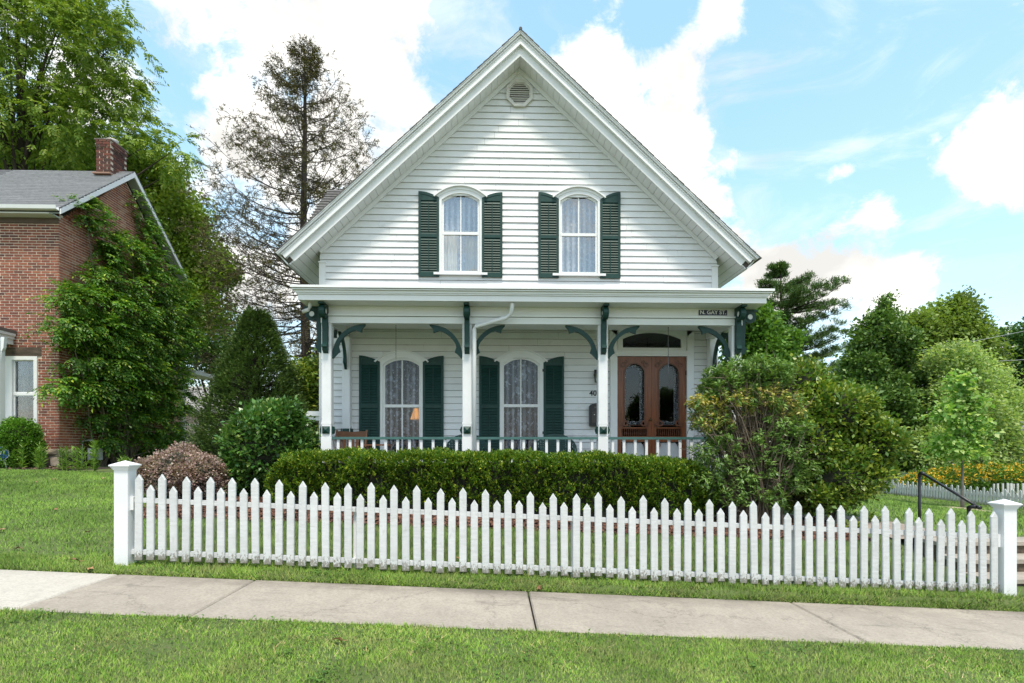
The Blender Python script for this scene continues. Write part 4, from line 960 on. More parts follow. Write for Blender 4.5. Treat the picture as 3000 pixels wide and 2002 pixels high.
core.box(BL, wn0, BY, BY+.3, -.05, EAV-.02); core.box(wn1, BXR-.0, BY, BY+.3, -.05, EAV-.02); core.box(wn0, wn1, BY, BY+.3, wz1, EAV-.02); core.box(wn0, wn1, BY, BY+.3, -.05, wz0)
core.prism([(BY+.301, -.05), (BYB, -.05), (BYB, EAV-.1), (RDY, RDZ-.22), (BY+.301, EAV-.1)], 'x', BXR-.3, BXR)
core.box(BL, BXR-.3, BYB-.3, BYB, -.05, EAV-.02)
bw = core.build('wall', mortar, bh)
blen, bhh, pz, px_ = .198, .047, .067, .216
bm = shared('brick', B().box(-blen/2, blen/2, -.008, .012, -bhh/2, bhh/2), brickm)
stuffV = B(); nparts = 0; gabV = B()
cand = []
row = 0; z = -.05+pz/2
lint = (wn0-.12, wn1+.09, wz1+.005, wz1+.215)
while z < EAV-.03:
    off = (row % 2)*px_/2
    if row % 7 == 6: off = px_/4
    x = BXR-off-(blen/2 if off == 0 else 0)+.0
    if off: stuffV.box(BXR-off+.011-.0, BXR-.0, BY-.008, BY+.012, z-bhh/2, z+bhh/2)
    x = BXR-off-blen/2
    while x > BL+.2:
        a, c = x-blen/2, x+blen/2; blocked = (a < wn1+.0 and c > wn0 and wz0-.11 < z < wz1+.02) or (a < lint[1] and c > lint[0] and lint[2]-.03 < z < lint[3]+.03)
        inl = lint[2]-.03 < z < lint[3]+.03
        if not blocked: cand.append((x, z))
        elif inl and a < lint[1] < c-.03: stuffV.box(lint[1]+.01, c, BY-.008, BY+.012, z-bhh/2, z+bhh/2)
        elif inl and a+.03 < lint[0] < c: stuffV.box(a, lint[0]-.01, BY-.008, BY+.012, z-bhh/2, z+bhh/2)
        elif z > wz0 and a < wn1 < c-.03 and z < wz1: stuffV.box(wn1+.012, c, BY-.008, BY+.012, z-bhh/2, z+bhh/2)
        elif z > wz0 and a+.03 < wn0 < c and z < wz1: stuffV.box(a, wn0-.012, BY-.008, BY+.012, z-bhh/2, z+bhh/2)
        x -= px_
    row += 1; z += pz
cand.sort(key=lambda p: (p[0] < -12.15, abs(p[1]-2.2)))
for i, (x, z) in enumerate(cand):
    if i < 220: inst('brick', bm, bw, (x, BY, z))
    else: stuffV.box(x-blen/2, x+blen/2, BY-.008, BY+.012, z-bhh/2, z+bhh/2)
o = stuffV.build('brickwork', brickm, bw); o['kind'] = 'stuff'
# gable end bricks
row = 0; z = -.05+pz/2
while z < RDZ-.3:
    y0 = BY+.0; y1 = BYB
    if z > EAV-.14: f = (z-(EAV-.14))/(RDZ-.26-(EAV-.14)); y0 = BY+f*(RDY-BY)+.02; y1 = BYB-f*(BYB-RDY)-.02
    y = BY+.012+(row % 2)*px_/2
    if row % 2: gabV.box(BXR-.012, BXR+.009, BY+.011, BY+px_/2+.001, z-bhh/2, z+bhh/2) if y0 <= BY+.01 else None
    while y < y1:
        a, c = max(y, y0), min(y+blen, y1)
        if c-a > .03: gabV.box(BXR-.012, BXR+.009, a, c, z-bhh/2, z+bhh/2)
        y += px_
    row += 1; z += pz
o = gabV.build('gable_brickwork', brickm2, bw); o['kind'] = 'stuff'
# foundation
stone = surf('foundation_block', (.30, .25, .18), .95, .3, 5, bump=1.2, bscale=14)
stoned = surf('dark_foundation_block', (.075, .06, .05), .95, .3, 5, bump=1.2, bscale=14)
def rough_block(x0, x1, y0, y1, z0, z1, m, ax, parent):
    b = B(); n = 6
    if ax == 'y':
        V = [(x0+(x1-x0)*i/n, y0-(.02+random.uniform(0, .03) if 0 < i < n and 0 < j < 3 else 0), z0+(z1-z0)*j/3) for j in range(4) for i in range(n+1)]
    else:
        V = [(x1+(.02+random.uniform(0, .03) if 0 < i < n and 0 < j < 3 else 0), y0+(y1-y0)*i/n, z0+(z1-z0)*j/3) for j in range(4) for i in range(n+1)]
    b.add(V, [(j*(n+1)+i, j*(n+1)+i+1, (j+1)*(n+1)+i+1, (j+1)*(n+1)+i) for j in range(3) for i in range(n)])
    b.build('foundation_stone', m, parent)
fdn = B().box(BL, BXR+.02, BY-.02, BYB, -1.2, -.052).build('foundation', mortar, bh)
x = BXR+.03
for i in range(7):
    w_ = random.uniform(.5, .85); rough_block(x-w_, x-.015, BY-.03, BY, -.225, -.06, stone, 'y', fdn); rough_block(x-w_-.2, x-.215, BY-.03, BY, -.6, -.24, stoned, 'y', fdn); x -= w_
y = BY
for i in range(8):
    w_ = random.uniform(.5, .8); rough_block(BXR, BXR+.025, y, y+w_-.015, -.225, -.06, stone if i < 1 else stoned, 'x', fdn); rough_block(BXR, BXR+.025, y, y+w_-.015, -.6, -.24, stoned, 'x', fdn); y += w_
# lintel, sill, window
B().box(lint[0], lint[1], BY-.02, BY+.1, lint[2], lint[3]).build('lintel', surf('lintel_stone', (.085, .062, .045), .9, .6, 3, (1, 1, 4), bump=.8, bscale=30), bh)
B().box(wn0-.1, wn1+.1, BY-.06, BY+.1, wz0-.10, wz0-.002).build('sill', surf('sill_stone', (.05, .045, .045), .9, .3), bh)
wf = B().box(wn0+.002, wn0+.16, BY-.03, BY+.12, wz0, wz1-.002).box(wn1-.085, wn1-.002, BY-.03, BY+.12, wz0, wz1-.002).box(wn0+.16, wn1-.085, BY-.03, BY+.12, wz1-.09, wz1-.002).box(wn0+.16, wn1-.085, BY-.03, BY+.12, wz0, wz0+.06).build('window', trim, bh)
g0, g1 = wn0+.16, wn1-.085; md = atz(60, 1155, BY)
B().box(g0, g1, BY+.02, BY+.08, md-.03, md+.03).build('meeting_rail', trim, wf)
for a, c in ((md+.03, wz1-.09), (wz0+.06, md-.03)):
    B().box(g0, g1, BY+.06, BY+.063, a, c).build('pane', glass, wf)
    B().ring([(g0, a), (g1, a), (g1, c), (g0, c)], [(g0+.025, a+.025), (g1-.025, a+.025), (g1-.025, c-.025), (g0+.025, c-.025)], 'y', BY+.035, BY+.058).build('sash', trim, wf)
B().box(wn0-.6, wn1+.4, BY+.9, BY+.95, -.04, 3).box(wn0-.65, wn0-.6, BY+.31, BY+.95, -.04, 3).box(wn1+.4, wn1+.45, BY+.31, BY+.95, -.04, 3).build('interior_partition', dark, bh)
gc = surf('grey_curtain', (.13, .15, .15), .9, .1)
curtain(g0-.02, g0+.17, wz0, wz1, BY+.25, gc, 'window_curtain', 'grey drape at the outer side of the brick house window', folds=3, amp=.03)
curtain(g1-.2, g1+.02, wz0, wz1, BY+.25, gc, 'window_curtain', 'grey drape at the ivy side of the brick house window', folds=3, amp=.03)
curtain(g0, g1, md-.3, wz1, BY+.3, surf('roller_blind', (.05, .065, .065), .9, .1), 'window_blind', 'dim grey blind behind the brick house window', folds=1, amp=.005)
# roof
rshing = surf('grey_shingle', (.25, .255, .265), .9, .18, 10, bump=.5, bscale=50, rvar=.10)
ex0, ex1 = BL, BXR+OV
rb = B(); rb.prism([(BY-.3, EAV+.0), (RDY, RDZ), (BYB+.3, EAV+.0), (BYB+.3, EAV-.10), (RDY, RDZ-.12), (BY-.3, EAV-.10)], 'x', ex0, ex1-.03)
rf = rb.build('roof', surf('course_shadow_base', (.05, .05, .055), .9), bh)  # dark base seen between courses stands in for their shadow lines
nC = 24
sl = (RDZ-EAV)/(RDY-BY+.3)
shm = {}
ln_ = math.hypot(RDY-BY+.3, RDZ-EAV); cw2 = ln_/nC
for side in (1, -1):
    for i in range(nC):
        f0, f1 = i/nC, (i+1)/nC
        ya = BY-.32+(RDY-BY+.32)*f0; yb3 = BY-.32+(RDY-BY+.32)*f1; z0 = EAV+(RDZ-EAV)*f0+.006; z1 = EAV+(RDZ-EAV)*f1+.006
        if side < 0: ya, yb3 = 2*RDY-ya, 2*RDY-yb3
        if side > 0 and i >= nC-14 or (side > 0):
            # single shingles on the slope that faces the street
            x = ex1-.0-(i % 2)*.45; first = True; xx1 = ex1
            while xx1 > -13.6:
                xx0 = max(x-.9 if not first else x-.9, -13.7) if True else 0
                j = random.uniform(0, .004)
                B().add([(xx0+.003, ya-.012, z0+.024+j), (xx1-.003, ya-.012, z0+.024+j), (xx1-.003, yb3-.03, z1-.016), (xx0+.003, yb3-.03, z1-.016), (xx0+.003, ya-.012, z0-.004), (xx1-.003, ya-.012, z0-.004), (xx1-.003, yb3-.03, z1-.03), (xx0+.003, yb3-.03, z1-.03)],
                        [(0,1,2,3),(7,6,5,4),(0,4,5,1),(1,5,6,2),(2,6,7,3),(3,7,4,0)]).build('shingle', rshing, rf)
                xx1 = xx0; x -= .9; first = False
            B().box(BL, -13.701, min(ya, yb3), max(ya, yb3), min(z0, z1)-.004, min(z0, z1)+.012).build('shingle_course', rshing, rf)
        else:
            B().add([(ex0, ya, z0+.012), (ex1, ya, z0+.012), (ex1, yb3, z1), (ex0, yb3, z1), (ex0, ya, z0-.004), (ex1, ya, z0-.004), (ex1, yb3, z1-.006), (ex0, yb3, z1-.006)], [(0,1,2,3),(7,6,5,4),(0,4,5,1),(1,5,6,2),(2,6,7,3),(3,7,4,0)]).build('shingle_course', rshing, rf)
# rake boards on the gable end, gutter on the eave
rk = B(); rk.prism([(BY-.32, EAV-.02), (RDY, RDZ-.015), (RDY, RDZ-.16), (BY-.32, EAV-.15)], 'x', ex1-.029, ex1-.004); rk.build('rake_board', trim, bh)
rk = B(); rk.prism([(BYB+.32, EAV-.02), (RDY+.0, RDZ-.015), (RDY+.0, RDZ-.16), (BYB+.32, EAV-.15)], 'x', ex1-.029, ex1-.004); rk.build('rake_board', trim, bh)
sf = B(); sf.prism([(BY-.3, EAV-.105), (RDY, RDZ-.125), (BYB+.3, EAV-.105), (BYB+.3, EAV-.13), (RDY, RDZ-.15), (BY-.3, EAV-.13)], 'x', BXR-.0, ex1-.03); sf.build('soffit', surf('grey_soffit', (.34, .36, .34), .7, .1), bh)
gt = B(); gt.prism([(BY-.44, EAV+.02), (BY-.425, EAV-.06), (BY-.40, EAV-.075), (BY-.325, EAV-.075), (BY-.325, EAV+.0), (BY-.335, EAV+.0), (BY-.335, EAV-.06), (BY-.40, EAV-.06), (BY-.43, EAV+.02)], 'x', BL, ex1-.04).build('gutter', trim, bh)
B().box(BL, BXR+.02, BY-.30, BY-.001, EAV-.13, EAV-.1005).build('eave_soffit', trim, bh); B().box(BL, BXR+.0, BY-.04, BY-.0085, EAV-.26, EAV-.131).build('eave_shadow_strip', surf('eave_shadow', (.10, .07, .055), .8, .2), bh)  # dark strip at the wall top is the eave's shadow put into colour
# chimney
cx0, cx1, cy0 = atx(281, 16.1), atx(324, 16.1), 16.1; _r = ray(372, 450); cy1 = _r.y*cx1/_r.x; cz0, cz1 = 7.2, atz(300, 408, 16.1)
chn = B().box(cx0+.008, cx1-.008, cy0+.008, cy1-.008, cz0, cz1-.02).build('chimney', mortar, bh)
cbm = shared('brick', B().box(-.0975, .0975, -.008, .01, -.031, .031), chimm); chalf = shared('brick', B().box(-.0475, .0475, -.008, .01, -.031, .031), chimm)
rows = int((cz1-7.55)/.076); 
for r_ in range(rows):
    z = cz1-.04-r_*.076; e = .0 if r_ > 2 else .022
    ns = 2
    xs_ = [(cx0+.1, 'f'), (cx1-.1, 'f')] if r_ % 2 else [(cx0+.045, 'h'), ((cx0+cx1)/2, 'f'), (cx1-.045, 'h')]
    for x, t in xs_: inst('brick', cbm if t == 'f' else chalf, chn, (x, cy0-e, z), (0, 0, 0), (.93 if t == 'f' else .8, 1, 1))
    n = 3; w_ = (cy1-cy0)/n
    for k in range(n+(1 if r_ % 2 == 0 else 0)):
        yy = cy0+w_*(k+.5) if r_ % 2 else cy0+w_*k
        if r_ % 2 == 0 and k in (0, n): continue
        inst('brick', cbm, chn, (cx1+e, yy, z), (0, 0, R(90)), ((w_-.014)/.195, 1, 1))
B().box(cx0-.03, cx1+.03, cy0-.03, cy1+.03, cz1-.022, cz1+.01).build('chimney_cap', surf('cap_mortar', (.2, .17, .15), .9, .3), chn)
B().tube([((cx0+cx1)/2+.02, 16.45, cz1), ((cx0+cx1)/2+.02, 16.45, cz1+.12), ((cx0+cx1)/2+.02, 16.45, cz1+.15)], [.14, .14, .155], 16).build('flue_pipe', surf('flue', (.55, .53, .5), .6, .2), chn, True)
B().box(cx0-.04, cx1+.04, cy0-.1, cy0+.02, 7.62, 7.66).build('flashing', surf('copper_flashing', (.3, .17, .12), .6), chn)
# front porch corner at the left edge of the view
pl = at(10, 975, 13.2); xr = atx(46, BY-.05)
po = B()
po.box(-15, xr, 12.9, BY-.02, atz(20, 950, 13), atz(20, 950, 13)+.07)
po.build('porch_roof', surf('porch_tin', (.12, .10, .09), .8, .3), bh)
for e, v0, v1 in ((0.0, 986, 970), (.03, 970, 960), (.06, 960, 951)): B().box(-15, xr-.07+e, 12.98-e, BY-.03, atz(20, v0, 13)+.001, atz(20, v1, 13)).build('porch_cornice', trim, bh)
xp = atx(3, 13.15)
B().box(xp-.08, xp+.06, 13.05, 13.19, -.55, atz(5, 987, 13)).build('porch_post', trim, bh)
B().prism([(xp+.06, atz(5, 988, 13.1)), (xp+.13, atz(5, 988, 13.1)), (xp+.11, atz(5, 1020, 13.1)), (xp+.07, atz(5, 1030, 13.1)), (xp+.06, atz(5, 1060, 13.1))], 'y', 13.08, 13.16).build('porch_bracket', trim, bh)
B().box(-15, -12.6, 12.9, BY-.03, -.6, -.35).build('porch_deck', stone, bh)
# rear side porch: post, cornice
yq = 19.6; xq = atx(535, yq); zq = atz(535, 1090, yq)
B().box(xq-.05, xq+.05, yq-.05, yq+.05, -1.0, zq).build('side_porch_post', trim, bh)
B().prism([(xq-1.2, zq+.45), (xq+.55, zq+.02), (xq+.55, zq-.10), (xq-1.2, zq+.1)], 'y', yq-.2, yq+2.5).build('side_porch_roof', trim, bh)
# gas meter and conduit at the foot of the gable wall
gmx, gmy = BXR+.28, 14.75
gm_ = thing('gas_meter', 'grey gas meter with bent pipes at the foot of the ivy wall', 'meter', (gmx, gmy, Gf(gmx, gmy)))
pg = surf('meter_grey', (.36, .38, .39), .4, .15); zg = Gf(gmx, gmy)
B().tube([(gmx-.18, gmy, zg), (gmx-.18, gmy, zg+.62), (gmx-.15, gmy, zg+.68), (gmx+.05, gmy, zg+.68), (gmx+.10, gmy, zg+.66), (gmx+.12, gmy, zg+.58), (gmx+.12, gmy, zg+.45)], .022, 8).build('pipe', pg, gm_, True)
B().box(gmx, gmx+.26, gmy-.08, gmy+.10, zg+.18, zg+.48).build('meter_body', pg, gm_); B().box(gmx+.04, gmx+.22, gmy-.10, gmy-.081, zg+.34, zg+.45).build('dial', signwhite, gm_)
ub = thing('utility_box', 'pale grey utility box with conduit low on the ivy wall', 'utility box', (BXR+.12, 16.6, -.4))
B().box(BXR+.03, BXR+.16, 16.45, 16.7, -.35, .25).build('box', pg, ub); B().tube([(BXR+.1, 16.8, -.6), (BXR+.1, 16.8, .35)], .03, 8).build('conduit', signwhite, ub, True)
# ------------------------------------------------------------------ yard sign
sx_, _, sz_ = at(-2, 1330, 12.9)
ys_ = thing('yard_sign', 'small blue octagonal yard sign on a thin white stake in the planting bed', 'sign', (sx_+.1, 12.9, Gf(sx_, 12.9)))
blue = surf('sign_blue', (.015, .13, .5), .35, .1)
tilt = .10
oc = lambda r: [(sx_+r*math.cos(R(22.5+45*i)+tilt), sz_+r*.72*math.sin(R(22.5+45*i)+tilt)) for i in range(8)]
B().prism(oc(.235), 'y', 12.885, 12.892).build('rim', signwhite, ys_); B().prism(oc(.222), 'y', 12.881, 12.8849).build('panel', blue, ys_)
text('ADT', .15, signwhite, 'lettering', ys_, (sx_-.0, 12.8795, sz_+.02), (R(90), -tilt, 0), sx=1.1, bold=.004, shear=.15)
text('ADT.com', .04, surf('sign_pale', (.25, .4, .7), .5), 'lettering', ys_, (sx_+.01, 12.8795, sz_-.075), (R(90), -tilt, 0))
B().tube([(sx_+.1, 12.9, sz_-.1), (sx_+.19, 12.9, Gf(sx_, 12.9)-.1)], .011, 6).build('stake', signwhite, ys_)
# ------------------------------------------------------------------ far fence on the right
fa, fb = (atx(2590, 23.6), 23.6), (17.0, 17.2)
ff = thing('side_picket_fence', 'white round-topped picket fence at the far edge of the side lawn', 'fence', ((fa[0]+fb[0])/2, 20, -1.8))
dl = math.hypot(fb[0]-fa[0], fb[1]-fa[1]); nfp = int(dl/.125); ang = math.atan2(fb[1]-fa[1], fb[0]-fa[0])
def rpk(h, w=.043): return B().prism([(-w, 0), (w, 0), (w, h-.06), (w*.6, h-.015), (0, h), (-w*.6, h-.015), (-w, h-.06)], 'y', -.01, .01)
fpm = [shared('picket', rpk(.60), picketm), shared('picket', rpk(.48), picketm)]
for k in range(nfp):
    t = k/(nfp-1); x = fa[0]+(fb[0]-fa[0])*t; y = fa[1]+(fb[1]-fa[1])*t
    inst('picket', fpm[k % 2], ff, (x, y, Gf(x, y)+.03), (0, 0, ang))
for hz in (.10, .33):
    b = B(); dx, dy = -math.sin(ang)*.015, math.cos(ang)*.015; V = []
    for (x, y) in (fa, fb):
        z = Gf(x, y)+hz; V += [(x+dx, y+dy, z), (x+dx*3, y+dy*3, z), (x+dx*3, y+dy*3, z+.07), (x+dx, y+dy, z+.07)]
    b.add(V, [(0,1,2,3),(7,6,5,4),(0,4,5,1),(1,5,6,2),(2,6,7,3),(3,7,4,0)]).build('rail', picketm, ff)
# grey board fence
gy_ = 25.5; ga, gb_ = atx(2560, gy_), atx(2705, gy_)
gf = thing('board_fence', 'weathered grey board fence behind the far pickets', 'fence', ((ga+gb_)/2, gy_, -1.9))
greyw = surf('grey_board', (.34, .34, .33), .9, .2, 6, rvar=.2)
zt = atz(2650, 1401, gy_); gbm = shared('board', B().box(-.065, .065, -.01, .01, 0, zt+1.95), greyw); n = int((gb_-ga)/.135)
for k in range(n): inst('board', gbm, gf, (ga+k*.135, gy_, -1.95+random.uniform(-.01, .01)))
for u in (2625, 2678): x = atx(u, gy_-.06); B().box(x-.06, x+.06, gy_-.09, gy_-.012, -1.95, zt+.06).build('post', greyw, gf)
# white planter posts with lattice behind the far fence
for u, lab in ((2935, 'pale slatted garden planter among the yellow flowers'), (2993, 'pale slatted garden planter at the end of the yellow flowers')):
    y = 21.5; x = atx(u, y); z = Gf(x, y); zt = atz(u, 1418, y)
    t = thing('garden_planter', lab, 'planter', (x, y, z))
    for k in range(7):
        a = math.pi*(k/6)-math.pi; B().box(x+.32*math.cos(a)-.03, x+.32*math.cos(a)+.03, y+.25*math.sin(a)-.02, y+.25*math.sin(a)+.02, z, zt+.04*math.sin(-a)).build('slat', surf('planter_white', (.55, .55, .52), .8, .2) if k == 0 else bpy.data.materials['planter_white'], t)
# neighbour houses far off
def small_house(name, lab, x0, x1, y0, y1, zb, ze, zr, wm, rm, ridge='y', wins=()):
    t = thing(name, lab, 'house', ((x0+x1)/2, y0, zb))
    B().box(x0, x1, y0, y1, zb, ze).build('wall', wm, t)
    if ridge == 'y':
        xm = (x0+x1)/2; B().prism([(x0-.4, ze-.25), (xm, zr), (x1+.4, ze-.25), (x1+.4, ze-.1), (xm, zr+.18), (x0-.4, ze-.1)], 'y', y0-.4, y1+.4).build('roof', rm, t); B().prism([(x0, ze), (xm, zr), (x1, ze)], 'y', y0+.01, y1-.01).build('gable', wm, t)
        B().prism([(x0-.4, ze-.25), (xm, zr), (x1+.4, ze-.25), (x1+.4, ze-.02), (xm, zr+.22), (x0-.4, ze-.02)], 'y', y0-.45, y0-.405).build('rake_board', trim, t)
    else:
        ym = (y0+y1)/2; B().prism([(y0-.4, ze-.15), (ym, zr), (y1+.4, ze-.15), (y1+.4, ze), (ym, zr+.15), (y0-.4, ze)], 'x', x0-.3, x1+.3).build('roof', rm, t); B().prism([(y0, ze), (ym, zr), (y1, ze)], 'x', x0+.01, x1-.01).build('gable', wm, t)
    for a, c, d, e in wins:
        f = B().ring([(a, d), (c, d), (c, e), (a, e)], [(a+.08, d+.08), (c-.08, d+.08), (c-.08, e-.08), (a+.08, e-.08)], 'y', y0-.05, y0+.0).build('window', trim, t); B().box(a+.08, c-.08, y0-.02, y0-.01, d+.08, e-.08).build('pane', glass, f)
    return t
x = atx(2985, 30)
small_house('neighbour_house', 'pale green-white gabled house beyond the yellow flowers', x+.15, x+8, 30, 38, -2.6, -1.0, 1.6, surf('pale_siding', (.6, .66, .64), .7, .1), surf('far_roof', (.2, .2, .2), .9), wins=((x+2.5, x+3.5, -2.0, -1.2),))
x = atx(575, 40)
small_house('distant_house', 'small pink-walled house glimpsed between the ivy and the spruce', x-2.5, x+2.2, 40, 46, -1.6, 2.5, 4.4, surf('pink_wall', (.5, .36, .31), .8, .15), surf('distant_roof', (.32, .30, .29), .9, .1), 'x', ((x-.8, x+.2, .2, 1.6), (x+.8, x+1.6, .2, 1.6)))
# low shed roof between the houses
y = 22.; x0 = atx(541, y); x1 = atx(604, y)
sd_ = thing('shed', 'low shed with dark ribbed roof beside the side porch', 'shed', (x0, y, -1))
B().box(x0-.6, x1, y+.1, y+1.5, -1.2, atz(560, 1300, y)).build('wall', greyw, sd_)
sr = B().prism([(x0-.8, atz(545, 1258, y)), (x1+.15, atz(604, 1302, y)), (x1+.15, atz(604, 1308, y)), (x0-.8, atz(545, 1264, y))], 'y', y-.2, y+1.7).build('roof', surf('ribbed_roof', (.13, .11, .10), .7, .3, 10), sd_)
for k in range(7): yy = y-.15+k*.28; B().prism([(x0-.8, atz(545, 1258, y)+.004), (x1+.15, atz(604, 1302, y)+.004), (x1+.15, atz(604, 1302, y)+.03), (x0-.8, atz(545, 1258, y)+.03)], 'y', yy, yy+.04).build('rib', surf('rib', (.2, .18, .17), .7) if k == 0 else bpy.data.materials['rib'], sr)
# side porch of the white house (white eave between spruce and post)
y = 13.2; xl = atx(868, y); z0 = atz(900, 1232, y); z1 = atz(900, 1205, y)
B().box(xl, HX0-.01, y, y+2.2, (z0+z1)/2, z1).build('side_eave', trim, house); B().box(xl+.06, HX0-.01, y+.06, y+2.2, z0, (z0+z1)/2-.001).build('side_fascia', trim, house)
B().box(xl+.12, xl+.22, y+.1, y+.2, -1.1, z0).build('side_post', trim, house)
# power lines
for (u0, v0, u1, v1, y0, y1, lab) in ((2480, 1050, 3060, 958, 60, 26, 'upper power line sagging across the trees beside the street'), (2640, 1050, 3060, 1050, 60, 30, 'lower power line in front of the dark far tree')):
    a = Vector(at(u0, v0, y0)); b_ = Vector(at(u1, v1, y1)); pts = []
    for k in range(15): t = k/14; p = a.lerp(b_, t); p.z -= 1.2*4*t*(1-t)*.25; pts.append(p)
    tag(B().tube(pts, .014, 4).build('power_line', surf('wire', (.5, .5, .5), .6)), lab, 'cable')
# ------------------------------------------------------------------ vegetation tools (numpy)
rg = np.random.default_rng(11)
def unit(a): return a/np.maximum(np.linalg.norm(a, axis=-1, keepdims=True), 1e-9)
def rdir(n): return unit(rg.normal(size=(n, 3)))
def leaves(P, D, l, w, fold=.25, up=None):
    """diamond leaves: base P, direction D, length l, half width w"""
    n = len(P); D = unit(D); ref = rdir(n)*.7+np.array([0, 0, 1.0]) if up is None else up
    S = unit(np.cross(D, ref)); U = np.cross(S, D)
    l = np.broadcast_to(l, n)[:, None]; w = np.broadcast_to(w, n)[:, None]
    V = np.stack([P, P+D*l*.45+S*w+U*w*fold, P+D*l-U*l*.08, P+D*l*.45-S*w+U*w*fold], 1)
    return V
def sticks(P0, P1, r0, r1):
    D = unit(P1-P0); a = unit(np.cross(D, np.array([.3, .2, 1.0]))); b = np.cross(D, a); n = len(P0); V = np.zeros((n, 6, 3))
    r0 = np.broadcast_to(r0, n)[:, None]; r1 = np.broadcast_to(r1, n)[:, None]
    for k in range(3):
        c, s = math.cos(k*2.0944), math.sin(k*2.0944); V[:, k] = P0+(a*c+b*s)*r0; V[:, 3+k] = P1+(a*c+b*s)*r1
    base_ = (np.arange(n)*6)[:, None, None]; q = np.array([[0, 1, 4, 3], [1, 2, 5, 4], [2, 0, 3, 5]])[None]
    return V.reshape(-1, 3), (base_+q).reshape(-1, 4)
def leafobj(name, Vs, m, parent, kind='stuff'):
    V = np.concatenate([v.reshape(-1, 4, 3) for v in Vs]).reshape(-1, 3)
    o = npobj(name, V, np.arange(len(V)).reshape(-1, 4), m, parent); o['kind'] = kind; return o
def lump(d, f=3.0, ph=0.0):
    return .5*(np.sin(d[:, 0]*f*1.7+ph+d[:, 2]*f)*np.cos(d[:, 1]*f*1.3+ph*2+d[:, 2]*f*.6)+np.sin(d[:, 2]*f*2.3+d[:, 0]*f*1.1+ph*3)*.7)
def shell(blobs, n, depth=.22, rough=.16, f=3.2, bottom=None):
    """points near the surface of a union of ellipsoids (cx,cy,cz,rx,ry,rz)"""
    A = np.array(blobs, float); wgt = (A[:, 3]*A[:, 4]*A[:, 5])**(2/3); wgt /= wgt.sum(); P = []; Nn = []; got = 0
    while got < n:
        k = rg.choice(len(A), n, p=wgt); d = rdir(n); ph = k*1.7
        r = 1-np.abs(rg.normal(0, depth, n)); r = np.clip(r, .05, 1)*(1+rough*lump(d*2, f, 0)+rough*.5*lump(d*5+ph[:, None], f, 1))
        p = A[k, :3]+d*A[k, 3:]*r[:, None]
        nr = unit(d/A[k, 3:])
        inside = np.zeros(n, bool)
        for j in range(len(A)):
            q = (p-A[j, :3])/A[j, 3:]; inside |= (np.linalg.norm(q, axis=1) < .62) & (k != j)
        ok = ~inside
        if bottom is not None: ok &= p[:, 2] > bottom
        P.append(p[ok]); Nn.append(nr[ok]); got += ok.sum()
    return np.concatenate(P)[:n], np.concatenate(Nn)[:n]
def lumpify(blobs, n=6, s=.42, keep=.8):
    out = []
    for b in blobs:
        b = np.array(b, float); q = b.copy(); q[3:] *= keep; out.append(tuple(q))
        for _ in range(n):
            d = rdir(1)[0]; d[2] = d[2]*.8+.12; d /= np.linalg.norm(d); k = s*rg.uniform(.65, 1.25); out.append((*(b[:3]+d*b[3:]*(1.02-k*.75)), *(b[3:].mean()*.5*k+b[3:]*.5*k)))
    return out
def cluster_leaves(P, Nn, k, rc, l, w, out=.7, upb=.3, droop=0.0, rnd=.9, lv=.35):
    n = len(P); i = np.repeat(np.arange(n), k); m = n*k
    c = P[i]+rg.normal(0, rc, (m, 3))*np.array([1, 1, .75])
    D = Nn[i]*out+rdir(m)*rnd+np.array([0, 0, upb-droop])
    sc = rg.uniform(1-lv, 1+lv, m)
    return leaves(c, D, l*sc, w*sc)
def fronds(P, D, Ln, pairs, ll, lw, droop=.5, rise=0.0):
    n = len(P); D = unit(D); out = []
    Ln = np.broadcast_to(Ln, n)*rg.uniform(.7, 1.25, n); S = unit(np.cross(D, np.array([0, 0, 1.0])+rdir(n)*.35)); dn = np.array([0, 0, -1.0])
    for j in range(pairs+1):
        s = (j+.6)/(pairs+.6); p = P+D*(Ln*s)[:, None]+dn*(droop*Ln*s*s)[:, None]+np.array([0, 0, 1.0])*(rise*Ln*s)[:, None]
        T = unit(D+dn*2*droop*s); prof = 1-.45*abs(s-.45)
        if j == pairs: out.append(leaves(p, T, ll*rg.uniform(.8, 1.2, n), lw))
        else:
            for sg in (-1, 1): out.append(leaves(p, S*sg*.85+T*.55+dn*.28+rdir(n)*.22, ll*prof*rg.uniform(.8, 1.2, n), lw*prof, up=np.cross(S, T)+rdir(n)*.3))
    return out
def blob(u, v, Y, ru, rv, dep):
    x, y, z = at(u, v, Y); k = Y/F; return (x, y, z, ru*k, dep, rv*k)
barkm = surf('bark', (.11, .085, .06), .95, .35, 10, (1, 1, .3), bump=1, bscale=25, bstretch=(1, 1, .25))
barkd = surf('dark_bark', (.05, .038, .03), .95, .35, 10, (1, 1, .3), bump=1, bscale=25)
barkg = surf('grey_bark', (.16, .15, .13), .9, .35, 10, bump=.6)
def trunk(t, base_, top, r0, r1, m, limbs=(), name='trunk'):
    b = B(); base_ = Vector(base_); top = Vector(top); pts = []; rr = []
    for k in range(7):
        f = k/6; p = base_.lerp(top, f); p += Vector((math.sin(k*2.1+base_.x)*.25*r0, math.cos(k*1.7)*.25*r0, 0)); pts.append(p); rr.append(r0+(r1-r0)*f+(r0*.35 if k == 0 else 0))
    b.tube(pts, rr, 8); o = b.build(name, m, t, True)
    for (f, end, r) in limbs:
        p = base_.lerp(top, f); e = Vector(end); q = B(); mid = p.lerp(e, .5)+Vector((0, 0, .12*(e-p).length)); q.tube([p, p.lerp(mid, .6), mid, mid.lerp(e, .6), e], [r, r*.8, r*.6, r*.4, r*.15], 6); q.build('limb', m, o, True)
    return o
